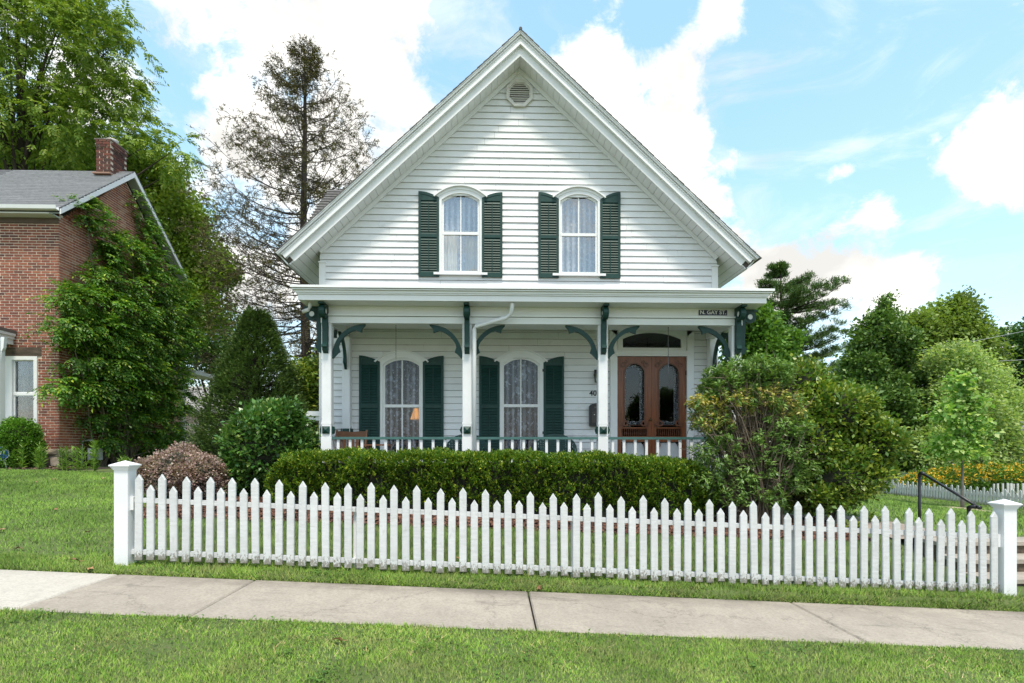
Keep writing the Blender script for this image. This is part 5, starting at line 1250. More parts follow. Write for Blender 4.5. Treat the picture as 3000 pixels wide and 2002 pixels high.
def broadleaf(name, lab, base_, blobs, ncl, k, leaf, m, rc=.22, r0=.25, bark=barkm, droop=.1, depth=.25, rough=.2, grp=None, aspect=.36, out=.6, cat='tree'):
    t = thing(name, lab, cat, base_, grp); c = np.mean(np.array(blobs)[:, :3], axis=0); top = (c[0], c[1], max(b_[2] for b_ in blobs))
    lim = [(random.uniform(.35, .75), (b_[0], b_[1], b_[2]+.1*b_[5]), r0*.45) for b_ in blobs]
    P, Nn = shell(lumpify(blobs), ncl, depth, rough)
    ends = P[rg.choice(len(P), 10)]
    lim += [(random.uniform(.4, .9), tuple(e), r0*.25) for e in ends]
    trunk(t, (base_[0], base_[1], base_[2]-.2), top, r0, r0*.2, bark, lim)
    leafobj('crown', [cluster_leaves(P, Nn, k, rc, leaf, leaf*aspect, out, .3, droop)], m, t); return t
# ------------------------------------------------------------------ leaf colours
lm_wal = leafmat('walnut_leaf', [(.048, .10, .02), (.08, .145, .026), (.12, .185, .036), (.06, .12, .022), (.17, .22, .055)], .35, .35)
lm_olv = leafmat('olive_leaf', [(.05, .10, .018), (.085, .145, .024), (.12, .175, .034), (.065, .12, .02)], .5, .35)
lm_oak = leafmat('oak_leaf', [(.055, .105, .026), (.085, .14, .036), (.11, .165, .046), (.065, .115, .03)], .3, .35)
lm_ivy = leafmat('vine_leaf', [(.022, .072, .014), (.038, .11, .016), (.062, .145, .02), (.03, .09, .015), (.16, .23, .026)], 1.6, .35, .45, .4, .5)
lm_spr = leafmat('spruce_needle', [(.016, .042, .014), (.03, .068, .02), (.048, .09, .026), (.07, .11, .034)], 1.2, .1)
lm_bare = leafmat('sparse_needle', [(.04, .055, .018), (.065, .075, .022), (.07, .06, .028), (.045, .045, .018)], 1, .1)
lm_pine = leafmat('pine_needle', [(.03, .075, .028), (.045, .10, .034), (.038, .085, .03), (.07, .095, .04)], .6, .15)
lm_rnd = leafmat('laurel_leaf', [(.02, .07, .02), (.035, .10, .028), (.055, .13, .035), (.03, .085, .024), (.12, .19, .06)], 1.5, .2, .3, .6)
lm_yew = leafmat('yew_leaf', [(.02, .06, .010), (.04, .10, .014), (.075, .145, .018), (.028, .08, .012), (.22, .27, .035)], 2.2, .3)
lm_bar = leafmat('barberry_leaf', [(.09, .06, .08), (.16, .115, .15), (.23, .185, .22), (.11, .08, .105), (.30, .265, .31), (.065, .085, .055)], 3, .2)
lm_rho = leafmat('rhodo_leaf', [(.045, .105, .034), (.075, .155, .05), (.12, .20, .07), (.06, .125, .042)], 1.2, .25, .4, .5)
lm_rhy = leafmat('yellowing_leaf', [(.14, .18, .05), (.21, .23, .07), (.27, .22, .10), (.17, .20, .055), (.30, .27, .13), (.09, .15, .045)], 2, .25)
lm_aza = leafmat('azalea_leaf', [(.03, .08, .016), (.05, .11, .02), (.085, .145, .028), (.15, .195, .04), (.038, .09, .018)], 1.1, .25, .4, .5)
lm_map = leafmat('maple_leaf', [(.03, .085, .018), (.05, .12, .025), (.075, .15, .03), (.04, .10, .02)], .5, .3)
lm_pear = leafmat('pear_leaf', [(.024, .064, .018), (.04, .09, .024), (.06, .12, .034), (.09, .15, .05)], .35, .25)
lm_lite = leafmat('birch_leaf', [(.10, .18, .075), (.15, .24, .11), (.20, .28, .15), (.12, .20, .09), (.30, .36, .24)], .5, .45)
lm_sap = leafmat('sapling_leaf', [(.06, .16, .045), (.11, .23, .065), (.17, .29, .11), (.30, .38, .22)], .9, .4)
lm_far = leafmat('far_leaf', [(.05, .085, .03), (.07, .11, .035), (.09, .12, .04), (.06, .095, .03)], .12, .25)
lm_fard = leafmat('far_dark_leaf', [(.02, .06, .022), (.03, .08, .028), (.045, .10, .034)], .2, .25)
lm_gold = leafmat('yellow_flower', [(.36, .26, .03), (.40, .30, .04), (.30, .21, .03), (.33, .27, .06)], 2, .2)
lm_lily = leafmat('lily_leaf', [(.06, .14, .03), (.09, .18, .04), (.12, .20, .05)], 2, .35)
lm_hosta = leafmat('hosta_leaf', [(.12, .2, .04), (.2, .26, .09), (.08, .16, .03)], 2, .3)
lm_box = leafmat('boxwood_leaf', [(.03, .09, .012), (.05, .13, .018), (.08, .17, .025)], 1.5, .25)
inner = surf('core_shade', (.022, .024, .012), .95, .4, 12)  # near-black colour standing in for the shade inside the foliage
# ------------------------------------------------------------------ distant wood
def wood(name, lab, spots, n, leaf, m):
    P, Nn = shell(spots, n, .3, .22); o = leafobj(name, [cluster_leaves(P, Nn, 8, .5, leaf, leaf*.4, .6, .3, .1)], m, None); o['label'] = lab
sp = []
for k in range(46):
    a = -62+k*2.8; d = 75+14*math.sin(k*2.3); h = 6+2.2*math.sin(k*1.9)+1.6*math.sin(k*.7)
    x = math.tan(R(a))*d if abs(a) < 60 else math.copysign(130, a); sp.append((x, d, -2+h*.4, 5.5, 4, h))
wood('distant_wood', 'far-off belt of trees closing the horizon behind the houses', sp, 9000, .75, lm_far)
# ------------------------------------------------------------------ left side trees
Y = 25
bl = [blob(40, 120, Y, 230, 210, 3.2), blob(255, 170, Y, 160, 150, 2.6), blob(330, 330, Y, 120, 130, 2.2), blob(120, 370, Y, 240, 110, 2.8), blob(-180, 260, Y, 300, 330, 3.5), blob(270, 30, Y, 90, 80, 1.8), blob(90, -80, Y, 200, 130, 2.5), blob(500, 440, Y-1, 62, 55, 1.2), blob(400, 420, Y-1, 70, 45, 1.0)]
wt = thing('walnut_tree', 'tall feathery green tree with drooping leaves behind the brick house roof', 'tree', (at(60, 500, Y)[0], Y, -.6))
P, Nn = shell(bl, 1250, .34, .34); i = np.repeat(np.arange(len(P)), 5); P, Nn = P[i]+rg.normal(0, .16, (len(i), 3))*np.array([1, 1, .45]), Nn[i]
tp = Vector(at(60, 80, Y)); bs = (at(60, 500, Y)[0], Y, -.8)
tk = trunk(wt, bs, tp, .38, .08, barkd, [(random.uniform(.35, .8), tuple(P[k]), random.uniform(.04, .12)) for k in rg.choice(len(P), 26)])
D = Nn*.4+rdir(len(P))*np.array([.9, .9, .4])+np.array([.1, 0, -.12])
leafobj('crown', fronds(P, D, .55, 6, .19, .040, .34), lm_wal, wt)
Y = 27
broadleaf('olive_tree', 'dense olive green tree between the brick gable and the sparse conifer', (at(520, 1310, Y)[0], Y, -.8),
          [blob(440, 540, Y, 90, 90, 1.8), blob(520, 640, Y, 90, 110, 2), blob(590, 760, Y, 70, 120, 1.8), blob(490, 800, Y, 120, 120, 2), blob(600, 900, Y, 80, 90, 1.6), blob(420, 680, Y, 90, 160, 2), blob(640, 800, Y, 45, 60, 1)], 2600, 14, .17, lm_olv, .26, .28)
Y = 31
broadleaf('backyard_tree', 'broad green tree rising directly behind the brick house ridge', (at(150, 1310, Y)[0], Y, -.5), [blob(60, 470, Y, 160, 70, 2.5), blob(220, 470, Y, 130, 60, 2.2), blob(140, 520, Y, 250, 110, 3)], 1500, 14, .22, lm_wal, .3, .3)
Y = 33
broadleaf('understory_tree', 'shaded loose tree behind the side porch of the brick house', (at(590, 1310, Y)[0], Y, -.8), [blob(560, 1060, Y, 60, 90, 1.5), blob(640, 1000, Y, 60, 110, 1.6), blob(700, 1090, Y, 60, 90, 1.5)], 800, 12, .2, lm_pear, .3, .18)
# sparse conifer
Y = 22.0; bx_, _, tz = at(889, 140, Y); bx_0 = atx(897, Y)
sc = thing('sparse_conifer', 'tall half-bare conifer with thin drooping twigs behind the house eave', 'tree', (bx_0, Y, -.8))
H_ = tz+.8
tk = B().tube([(bx_0+(bx_-bx_0)*f+.05*math.sin(f*9), Y, -.8+H_*f) for f in np.linspace(0, 1, 12)], [.22*(1-f)**.8+.02 for f in np.linspace(0, 1, 12)], 8).build('trunk', barkd, sc, True)
S0 = []; S1 = []; r0 = []; r1 = []; tips = []; tdir = []
f = .16
while f < .985:
    h = -.8+H_*f; Lb = np.interp(f, [0, .16, .45, .62, .8, .93, 1], [4.2, 4.3, 4.4, 3.7, 2.4, 1.15, .25])*rg.uniform(.72, 1.08)
    a = rg.uniform(0, 6.283); el = np.interp(f, [0, .3, .6, .9, 1], [-.05, .1, .32, .55, 1.0])+rg.normal(0, .06)
    p = np.array([bx_0+(bx_-bx_0)*f, Y, h]); hd = np.array([math.cos(a), math.sin(a), 0]); n = 9; prev = p
    for k in range(1, n+1):
        s = k/n; q = p+hd*Lb*s*math.cos(el)+np.array([0, 0, Lb*(math.sin(el)*s-.10*math.sin(s*3.1)+.10*s*s)]); S0.append(prev); S1.append(q); br = .035*(1-f*.6)
        r0.append(br*(1-(k-1)/n)+.006); r1.append(br*(1-k/n)+.005)
        if k > 1:
            for sg in (-1, 1):
                if rg.uniform() < .12: continue
                sl_ = (.25+.75*math.sin(min(1, s*1.05)*2.6))*Lb*.26*rg.uniform(.5, 1.3); sd_ = np.array([-hd[1]*sg, hd[0]*sg, 0])*.75+hd*.65+np.array([0, 0, rg.normal(-.08, .2)])
                sd_ = sd_/np.linalg.norm(sd_); m = prev+(q-prev)*rg.uniform(); e = m+sd_*sl_; S0.append(m); S1.append(e); r0.append(.009); r1.append(.004)
                for j in range(4):
                    mm = m+sd_*sl_*rg.uniform(.2, 1); dd = sd_+rg.normal(0, .55, 3)+np.array([0, 0, .05]); dd /= np.linalg.norm(dd); l2 = rg.uniform(.12, .4); S0.append(mm); S1.append(mm+dd*l2); r0.append(.005); r1.append(.003); tips.append((mm, dd, l2, f))
        prev = q
    tips.append((prev-hd*.3, hd+np.array([0, 0, .5]), .4, f))
    f += rg.uniform(.0025, .006)*(1.25 if f > .75 else 1)
V, Q = sticks(np.array(S0), np.array(S1), np.array(r0), np.array(r1)); o = npobj('branches', V, Q, barkd, sc); o['kind'] = 'stuff'
tp_ = np.array([t[0] for t in tips]); td = np.array([t[1] for t in tips]); tl_ = np.array([t[2] for t in tips]); tf = np.array([t[3] for t in tips])
cnt = np.where(tf > .8, 5, 8); i = np.repeat(np.arange(len(tips)), cnt); m = len(i)
PP = tp_[i]+td[i]*(tl_[i]*rg.uniform(.1, 1, m))[:, None]
leafobj('needles', [leaves(PP, td[i]*.7+rdir(m)*.8, rg.uniform(.07, .13, m), .013)], lm_bare, sc)
# dense spruce
Y = 14.3; cx, _, zt = at(752, 925, Y)
ds = thing('spruce_tree', 'dense dark green conical spruce between the ivy wall and the white porch', 'tree', (cx, Y, -.75))
zb = -.7; Hs = zt-zb
B().tube([(cx, Y, zb-.1), (cx, Y, zt-.1)], [.13, .02], 8).build('trunk', barkd, ds, True)
n = 7600; f = rg.uniform(0, 1, n)**1.25; a = rg.uniform(0, 6.283, n); rr = np.interp(f, [0, .1, .35, .7, .9, 1], [1.35, 1.42, 1.16, .64, .24, .02])*(1+.10*np.sin(a*5+f*20)+.08*np.sin(a*9-f*33))*(1-np.abs(rg.normal(0, .16, n)))
hd = np.stack([np.cos(a), np.sin(a), np.zeros(n)], 1); P = np.array([cx, Y, zb])+hd*rr[:, None]+np.array([0, 0, 1.0])*(f*Hs-.1*rr)[:, None]
D = hd*.85+np.array([0, 0, .55])+rdir(n)*.35; k = 13; i = np.repeat(np.arange(n), k); Du = unit(D)[i]
leafobj('crown', [leaves(P[i]+Du*rg.uniform(0, .27, n*k)[:, None], Du*.9+rdir(n*k)*.55, rg.uniform(.05, .095, n*k), .010)], lm_spr, ds)
nb = 900; j = rg.choice(n, nb); V, Q = sticks(np.stack([np.full(nb, cx), np.full(nb, Y), P[j, 2]-.15], 1), P[j]+unit(D[j])*.15, .014, .005); o = npobj('branches', V, Q, barkd, ds); o['kind'] = 'stuff'
# loose yellow-green shrub behind
Y = 15.5
broadleaf('lilac_shrub', 'yellow green leafy shrub behind the porch corner post', (atx(905, Y), Y, -.8), [blob(905, 1130, Y, 60, 90, .8), blob(880, 1190, Y, 60, 70, .8), blob(935, 1110, Y, 35, 80, .6)], 700, 10, .10, lm_aza, .12, .05, cat='shrub')
# ------------------------------------------------------------------ shrubs
def shrub(name, lab, base_, blobs, ncl, k, leaf, m, rc=.05, depth=.1, rough=.12, aspect=.34, out=.9, upb=.35, stems=14, core=.8, bark=barkm, rnd=.9, bottom=None, lump_n=5):
    t = thing(name, lab, 'shrub', base_)
    P, Nn = shell(lumpify(blobs, lump_n, .38, .86) if lump_n else blobs, ncl, depth, rough, bottom=bottom)
    b0 = np.array(base_); e = P[rg.choice(len(P), stems)]; s0 = b0+rg.normal(0, .08, (stems, 3))*np.array([1, 1, 0]); mid = (s0+e)/2+rg.normal(0, .06, (stems, 3))
    V1, Q1 = sticks(s0-np.array([0, 0, .08]), mid, .018, .013); V2, Q2 = sticks(mid, e, .013, .005); npobj('stems', np.concatenate([V1, V2]), np.concatenate([Q1, Q2+len(V1)]), bark, t)
    leafobj('foliage', [cluster_leaves(P, Nn, k, rc, leaf, leaf*aspect, out, upb, 0, rnd)], m, t)
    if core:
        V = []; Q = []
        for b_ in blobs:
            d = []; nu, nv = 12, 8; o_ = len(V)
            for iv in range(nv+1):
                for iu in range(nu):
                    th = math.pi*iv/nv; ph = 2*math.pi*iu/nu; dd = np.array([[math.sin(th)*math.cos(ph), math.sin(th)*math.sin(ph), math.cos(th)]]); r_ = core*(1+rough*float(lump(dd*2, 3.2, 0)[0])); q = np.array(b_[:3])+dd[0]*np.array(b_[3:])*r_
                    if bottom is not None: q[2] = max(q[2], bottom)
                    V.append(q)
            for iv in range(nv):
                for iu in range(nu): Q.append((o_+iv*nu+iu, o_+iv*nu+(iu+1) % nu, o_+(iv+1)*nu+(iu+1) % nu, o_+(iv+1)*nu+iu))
        npobj('dark_core', V, Q, inner, t, True)  # added opaque core, coloured dark like the shade among the leaves
    return t
Y = 9.75; g = Gf(-4.3, Y)
shrub('laurel_shrub', 'round glossy dark green shrub beside the end of the hedge', (atx(780, Y), Y, g), [blob(780, 1305, Y, 125, 128, .72), blob(800, 1255, Y, 95, 78, .6), blob(745, 1380, Y, 90, 70, .6)], 3300, 7, .085, lm_rnd, .05, .07, .13, .3)
Y = 9.0; g = Gf(-5.2, Y)
shrub('barberry_shrub', 'low mounded purple-grey shrub behind the fence end post', (atx(530, Y), Y, g), [blob(525, 1385, Y, 105, 72, .55), blob(590, 1395, Y, 70, 65, .5), blob(460, 1400, Y, 55, 55, .45)], 4200, 8, .032, lm_bar, .03, .08, .14, .42)
Y = 13.3
shrub('clipped_hedge', 'squarely clipped bright green boxwood before the brick house window', (atx(20, Y), Y, Gf(-11.8, Y)), [(atx(-40, Y), Y, -.05, 1.18, .5, .70), (atx(45, Y), Y, -.05, .48, .45, .68), (atx(60, Y), Y, .2, .34, .4, .42), (atx(60, Y), Y, -.3, .34, .4, .4)], 4200, 8, .04, lm_box, .04, .05, .07, .4, lump_n=0)
# yew hedge with a dark interior
hx0, hx1 = atx(826, 8.5), atx(2055, 8.7); hy0, hy1 = 8.25, 9.2
hg = thing('yew_hedge', 'long trimmed dark yew hedge in front of the porch railing', 'hedge', ((hx0+hx1)/2, 8.7, -1.05))
def htop(x): return np.interp(x, [hx0, hx0+.22, -1, 1, 2.3, hx1], [-.19, -.13, -.135, -.165, -.205, -.33])+.02*np.sin(x*5)+.015*np.sin(x*13)
def hbot(x): return G(x, np.full_like(np.asarray(x, float), 8.4))
def hn(x, z): return .03*np.sin(x*4.1+z*3)+.03*np.sin(x*9.7-z*7)+.025*np.sin(x*23+z*17)
n1 = 6800; x = rg.uniform(hx0, hx1, n1); t = rg.uniform(.02, 1, n1)**.85; zt = htop(x); zb = hbot(x)+.06; z = zb+(zt-zb)*t
yf = hy0-hn(x, z)+.25*np.clip(t-.82, 0, 1)/.18*.6+.10*(1-t); P1 = np.stack([x, yf+np.abs(rg.normal(0, .05, n1)), z], 1); N1 = np.stack([np.zeros(n1), -np.ones(n1), .5*np.ones(n1)], 1)
n2 = 4600; x = rg.uniform(hx0, hx1, n2); y = rg.uniform(hy0+.05, hy1, n2); P2 = np.stack([x, y, htop(x)+.5*hn(x, y*3)-np.abs(rg.normal(0, .03, n2))-.10*np.clip((hy0+.22-y)/.2, 0, 1)], 1); N2 = np.tile([0, -.2, 1.0], (n2, 1))
n3 = 1400; e = rg.choice([-1, 1], n3); y = rg.uniform(hy0, hy1, n3); xx = np.where(e < 0, hx0, hx1); zt = htop(xx); z = hbot(xx)+.06+(zt-hbot(xx)-.06)*rg.uniform(0, 1, n3); cur = .22*np.clip((z-(zt-.25))/.25, 0, 1)**2
P3 = np.stack([xx+e*(.08*np.sin(y*9+z*7)+.02-cur), y, z], 1); N3 = np.stack([e, -.3*np.ones(n3), .4*np.ones(n3)], 1)
thin = (np.sin(P1[:, 0]*7.3+np.sin(P1[:, 2]*9)*2)*np.sin(P1[:, 2]*11+P1[:, 0]*3.1) > .45) & (P1[:, 2] < htop(P1[:, 0])-.16) & (rg.uniform(size=len(P1)) < .8); P1, N1 = P1[~thin], N1[~thin]
P = np.concatenate([P1, P2, P3]); Nn = np.concatenate([N1, N2, N3]); k = 9; n = len(P); i = np.repeat(np.arange(n), k)
Du = unit(Nn+np.array([0, 0, .5])+rg.normal(0, .4, (n, 3)))[i]
leafobj('foliage', [leaves(P[i]+Du*rg.uniform(-.01, .075, n*k)[:, None], Du+rdir(n*k)*.75, rg.uniform(.028, .052, n*k), .0095)], lm_yew, hg)
ns_ = 240; x = rg.uniform(hx0+.1, hx1-.1, ns_); fr = rg.uniform(size=ns_) < .45; y = np.where(fr, hy0-.02, rg.uniform(hy0+.1, hy1-.1, ns_)); z = np.where(fr, htop(x)-rg.uniform(.05, .5, ns_), htop(x)); i = np.repeat(np.arange(ns_), 9); hh = rg.uniform(.05, .12, ns_)[i]; f = rg.uniform(0, 1, len(i))
leafobj('stray_shoots', [leaves(np.stack([x[i], y[i]-.02*f, z[i]+hh*f], 1), rdir(len(i))*.6+np.array([0, -.2, .8]), rg.uniform(.025, .045, len(i)), .007)], leafmat('new_yew_shoot', [(.12, .19, .025), (.17, .23, .03), (.09, .16, .02)], 2, .3), hg)
core_ = B(); core_.box(hx0+.16, hx1-.2, hy0+.16, hy1-.05, -1.12, -.25); core_.build('dark_core', inner, hg)  # added solid core that stops light and view, coloured as inner shade
ns_ = 260; x = rg.uniform(hx0+.1, hx1-.1, ns_); z0 = hbot(x)-.05; yy = rg.uniform(hy0+.15, hy1-.1, ns_); V, Q = sticks(np.stack([x, yy, z0], 1), np.stack([x+rg.normal(0, .2, ns_), yy-rg.uniform(0, .15, ns_), htop(x)-.15], 1), .014, .006); npobj('stems', V, Q, barkd, hg)
# big open rhododendron beside the porch
Y = 8.45
rh = thing('rhododendron_shrub', 'leggy shrub with bare grey stems and yellowing leaves against the porch corner', 'shrub', (atx(2210, Y), Y, Gf(3.5, Y)))
g = Gf(3.5, Y); b0 = np.array([atx(2205, Y), Y, g])
cl_y = [blob(u, v, Y, ru, rv, .3) for u, v, ru, rv in ((2075, 1190, 52, 34), (2150, 1180, 70, 44), (2235, 1170, 80, 46), (2310, 1195, 55, 40), (2060, 1235, 44, 34), (2110, 1245, 40, 26), (2040, 1180, 22, 16))]
cl_t = [blob(u, v, Y+.15, ru, rv, .35) for u, v, ru, rv in ((2120, 1120, 60, 45), (2200, 1090, 70, 50), (2260, 1100, 60, 45), (2180, 1150, 90, 30), (2090, 1150, 40, 30))]
cl_b = [blob(u, v, Y-.1, ru, rv, .3) for u, v, ru, rv in ((2100, 1345, 55, 40), (2080, 1400, 60, 45), (2150, 1440, 80, 60), (2300, 1310, 70, 60), (2330, 1390, 70, 60), (2250, 1450, 60, 50), (2110, 1290, 40, 25), (2170, 1380, 50, 40), (2330, 1250, 40, 30), (2230, 1380, 40, 50), (2280, 1250, 60, 40), (2060, 1330, 40, 30), (2210, 1300, 30, 40), (2140, 1310, 30, 26))]
Vs = []
for bls, ncl, k, m, nm in ((cl_t, 760, 11, lm_rho, 'top_foliage'), (cl_y, 440, 9, lm_rhy, 'yellow_foliage'), (cl_y, 220, 9, lm_rho, 'side_foliage'), (cl_b, 820, 9, lm_rho, 'lower_foliage')):
    P, Nn = shell(bls, ncl, .35, .2); i = np.repeat(np.arange(len(P)), k); mm = len(i); ax_ = unit(Nn*.5+np.array([0, 0, .8])+rg.normal(0, .3, (len(P), 3)))[i]
    rad = unit(np.cross(ax_, rdir(mm))); leafobj(nm, [leaves(P[i]+ax_*rg.uniform(-.05, .05, mm)[:, None], rad*.9+ax_*(.55 if nm == 'top_foliage' else .25), rg.uniform(.06, .105, mm) if nm != 'yellow_foliage' else rg.uniform(.04, .075, mm), rg.uniform(.011, .016, mm))], m, rh)
    Vs.append(P)
ends = np.concatenate([Vs[0][:60], Vs[1][:90], Vs[3][:90]])
S0 = []; S1 = []; ra = []; rb_ = []
for e in ends:
    s = b0+np.array([rg.normal(0, .14), rg.normal(0, .1), -.05]); prev = s; kx = rg.normal(0, .06, 3)
    for j in range(1, 6):
        f = j/5; q = s*(1-f)+e*f+np.array([0, 0, .16])*math.sin(f*3.14)*(-1 if f < .4 else .4)+kx*math.sin(f*6)+rg.normal(0, .02, 3); q[0] = s[0]+(e[0]-s[0])*f**1.5+kx[0]; S0.append(prev); S1.append(q); ra.append(.016*(1-f)+.0075); rb_.append(.016*(1-f)+.005); prev = q
        if j > 2:
            for _ in range(2): S0.append(q); S1.append(q+rg.normal(0, .11, 3)+np.array([0, 0, .06])); ra.append(.005); rb_.append(.003)
V, Q = sticks(np.array(S0), np.array(S1), np.array(ra), np.array(rb_)); npobj('stems', V, Q, surf('grey_brown_stem', (.15, .115, .08), .9, .35, 14, bump=.8), rh)
for k in range(3):
    p0 = b0+np.array([(.05, -.05, .16)[k], 0, -.1]); B().tube([tuple(p0), tuple(p0+np.array([(.02, -.12, .10)[k], -.03, .5])), tuple(p0+np.array([(.1, -.35, .28)[k], 0, 1.1]))], [.045, .035, .02], 7).build('stem', bpy.data.materials['grey_brown_stem'], rh, True)
Y = 9.0; g = Gf(5, Y)
shrub('azalea_shrub', 'large rounded yellow-green azalea between the leggy shrub and the garden path', (atx(2430, Y), Y, g),
      [blob(2430, 1210, Y, 120, 95, .7), blob(2530, 1300, Y, 95, 100, .7), blob(2350, 1130, Y+.3, 80, 70, .6), blob(2440, 1400, Y-.1, 140, 90, .75), blob(2360, 1300, Y, 110, 140, .7), blob(2380, 1460, Y-.2, 110, 45, .5)], 4300, 8, .075, lm_aza, .055, .12, .16, .30, core=.72)
# hosta clump and bed plants
def rosette(name, lab, base_, n, l, w, m, el=.6, grp=None, cat='plant'):
    t = thing(name, lab, cat, base_, grp); a = rg.uniform(0, 6.283, n); e = rg.uniform(.2, 1.1, n); P = np.tile(np.array(base_, float)-np.array([0, 0, .03]), (n, 1))+rg.normal(0, .03, (n, 3))*np.array([1, 1, 0])
    D = np.stack([np.cos(a)*np.cos(e), np.sin(a)*np.cos(e), np.sin(e)], 1); up = np.tile([0, 0, 1.0], (n, 1)); v1 = leaves(P, D, l*rg.uniform(.7, 1.1, n), w, .3, up); o = leafobj('leaves', [v1], m, t); del o['kind']; return t
for u, v, lab in ((2490, 1545, 'variegated hosta clump at the corner of the mulch bed'), (2555, 1530, 'variegated hosta clump nearest the garden path')):
    p = onground(u, v); rosette('hosta_plant', lab, (p.x, p.y, p.z), 46, .24, .04, lm_hosta)
def lily(lab, u, v, h, grp='lily stems in the brick house bed', m=None, name='lily_plant'):
    Y = 12.95 if v > 1378 else 13.2; x = atx(u, Y); z = Gf(x, Y)
    t = thing(name, lab, 'plant', (x, Y, z), grp); Vs = []; P = []; D = []; stems = []
    for s in range(5):
        sx = x+rg.normal(0, .07); sy = Y+rg.normal(0, .05); hh = h*rg.uniform(.7, 1.05); tx = sx+rg.normal(0, .05); stems.append(((sx, sy, z-.05), (tx, sy, z+hh)))
        n = int(70*h); f = rg.uniform(.05, 1, n); a = rg.uniform(0, 6.283, n); P.append(np.stack([sx+(tx-sx)*f, np.full(n, sy), z+hh*f], 1)); D.append(np.stack([np.cos(a), np.sin(a), .5+.6*f], 1))
    P = np.concatenate(P); D = np.concatenate(D); n = len(P); o = leafobj('leaves', [leaves(P, D, rg.uniform(.09, .16, n), .010, .2)], m or lm_lily, t); del o['kind']
    b = B()
    for s, e in stems: b.tube([s, e], [.008, .004], 5)
    b.build('stems', lm_lily, t)
for i, (u, h, lab) in enumerate(((50, .62, 'leafy lily clump beside the yard sign stake'), (125, .56, 'leafy lily clump below the corner of the brick house'), (205, .56, 'leafy lily clump just beyond the brick house corner'), (270, .66, 'bright leafy lily clump in front of the gas meter'), (245, .5, 'yellowish leafy lily clump against the gas meter pipes'), (360, .42, 'small leafy clump beside the fence end post'))): lily(lab, u, 1380, h, None)
# vine over the brick gable
vn = thing('wisteria_vine', 'dense bright green vine climbing over the brick gable wall', 'vine', (BXR+.3, 15.5, -.5))
def wallblob(u, v, ru, rv, dep=.45):
    """a leafy mass in front of the gable wall plane"""
    x_ = BXR+dep*.55; d = ray(u, v); t = x_/d.x; p = d*t; k = t/F; return (x_, p.y, p.z, dep, ru/69*.72, rv*k)
vb = [wallblob(*a) for a in ((225, 618, 26, 20, .12), (270, 628, 34, 26, .16), (295, 660, 34, 26, .18), (300, 710, 40, 30, .25), (388, 555, 16, 26, .10), (400, 600, 18, 34, .12), (420, 650, 22, 34, .14), (440, 700, 30, 34, .2),
 (300, 760, 46, 36, .3), (370, 740, 50, 36, .32), (440, 770, 50, 40, .32), (280, 820, 50, 32, .35), (350, 830, 60, 44, .45), (440, 840, 60, 46, .45), (505, 830, 34, 40, .35),
 (215, 880, 44, 30, .55), (280, 890, 56, 36, .6), (360, 910, 64, 42, .6), (450, 920, 60, 46, .55), (520, 920, 44, 44, .5), (200, 945, 40, 34, .6), (270, 970, 60, 38, .65), (360, 1000, 64, 42, .65), (450, 1005, 60, 44, .6), (525, 1000, 44, 44, .55), (215, 1040, 44, 30, .55), (300, 1060, 60, 40, .65), (400, 1085, 64, 42, .65), (490, 1090, 50, 44, .55),
 (190, 1135, 44, 20, .5), (270, 1130, 54, 32, .6), (350, 1150, 60, 40, .6), (440, 1170, 60, 44, .55), (510, 1170, 40, 40, .45), (270, 1205, 40, 32, .45), (340, 1230, 54, 36, .5), (420, 1250, 54, 40, .5), (490, 1250, 40, 40, .4), (290, 1280, 34, 26, .35), (440, 1300, 44, 26, .35))]
P, Nn = shell(vb, 1500, .10, .25); ok = P[:, 0] > BXR+.02; P, Nn = P[ok], Nn[ok]; i = np.repeat(np.arange(len(P)), 6); P, Nn = P[i]+rg.normal(0, .05, (len(i), 3))*np.array([.6, 1.3, .5]), Nn[i]
leafobj('foliage', fronds(P, Nn*.45+np.array([.5, -.3, .12])+rdir(len(P))*np.array([.7, .9, .35]), .36, 5, .105, .023, .42), lm_ivy, vn)
S0 = []; S1 = []; ra = []; rb_ = []
for k in range(60):
    e = P[rg.integers(len(P))]; s = np.array([BXR+.2, rg.choice([15.2, 15.9, 16.4])+rg.normal(0, .08), -.6]); prev = s
    for j in range(1, 7):
        f = j/6; q = s*(1-f)+e*f+rg.normal(0, .06, 3); q[0] = max(q[0], BXR+.06); S0.append(prev); S1.append(q); ra.append(.028*(1-f)+.008); rb_.append(.028*(1-f)+.005); prev = q
V, Q = sticks(np.array(S0), np.array(S1), np.array(ra), np.array(rb_)); npobj('stems', V, Q, surf('vine_stem', (.22, .18, .14), .9, .3), vn)
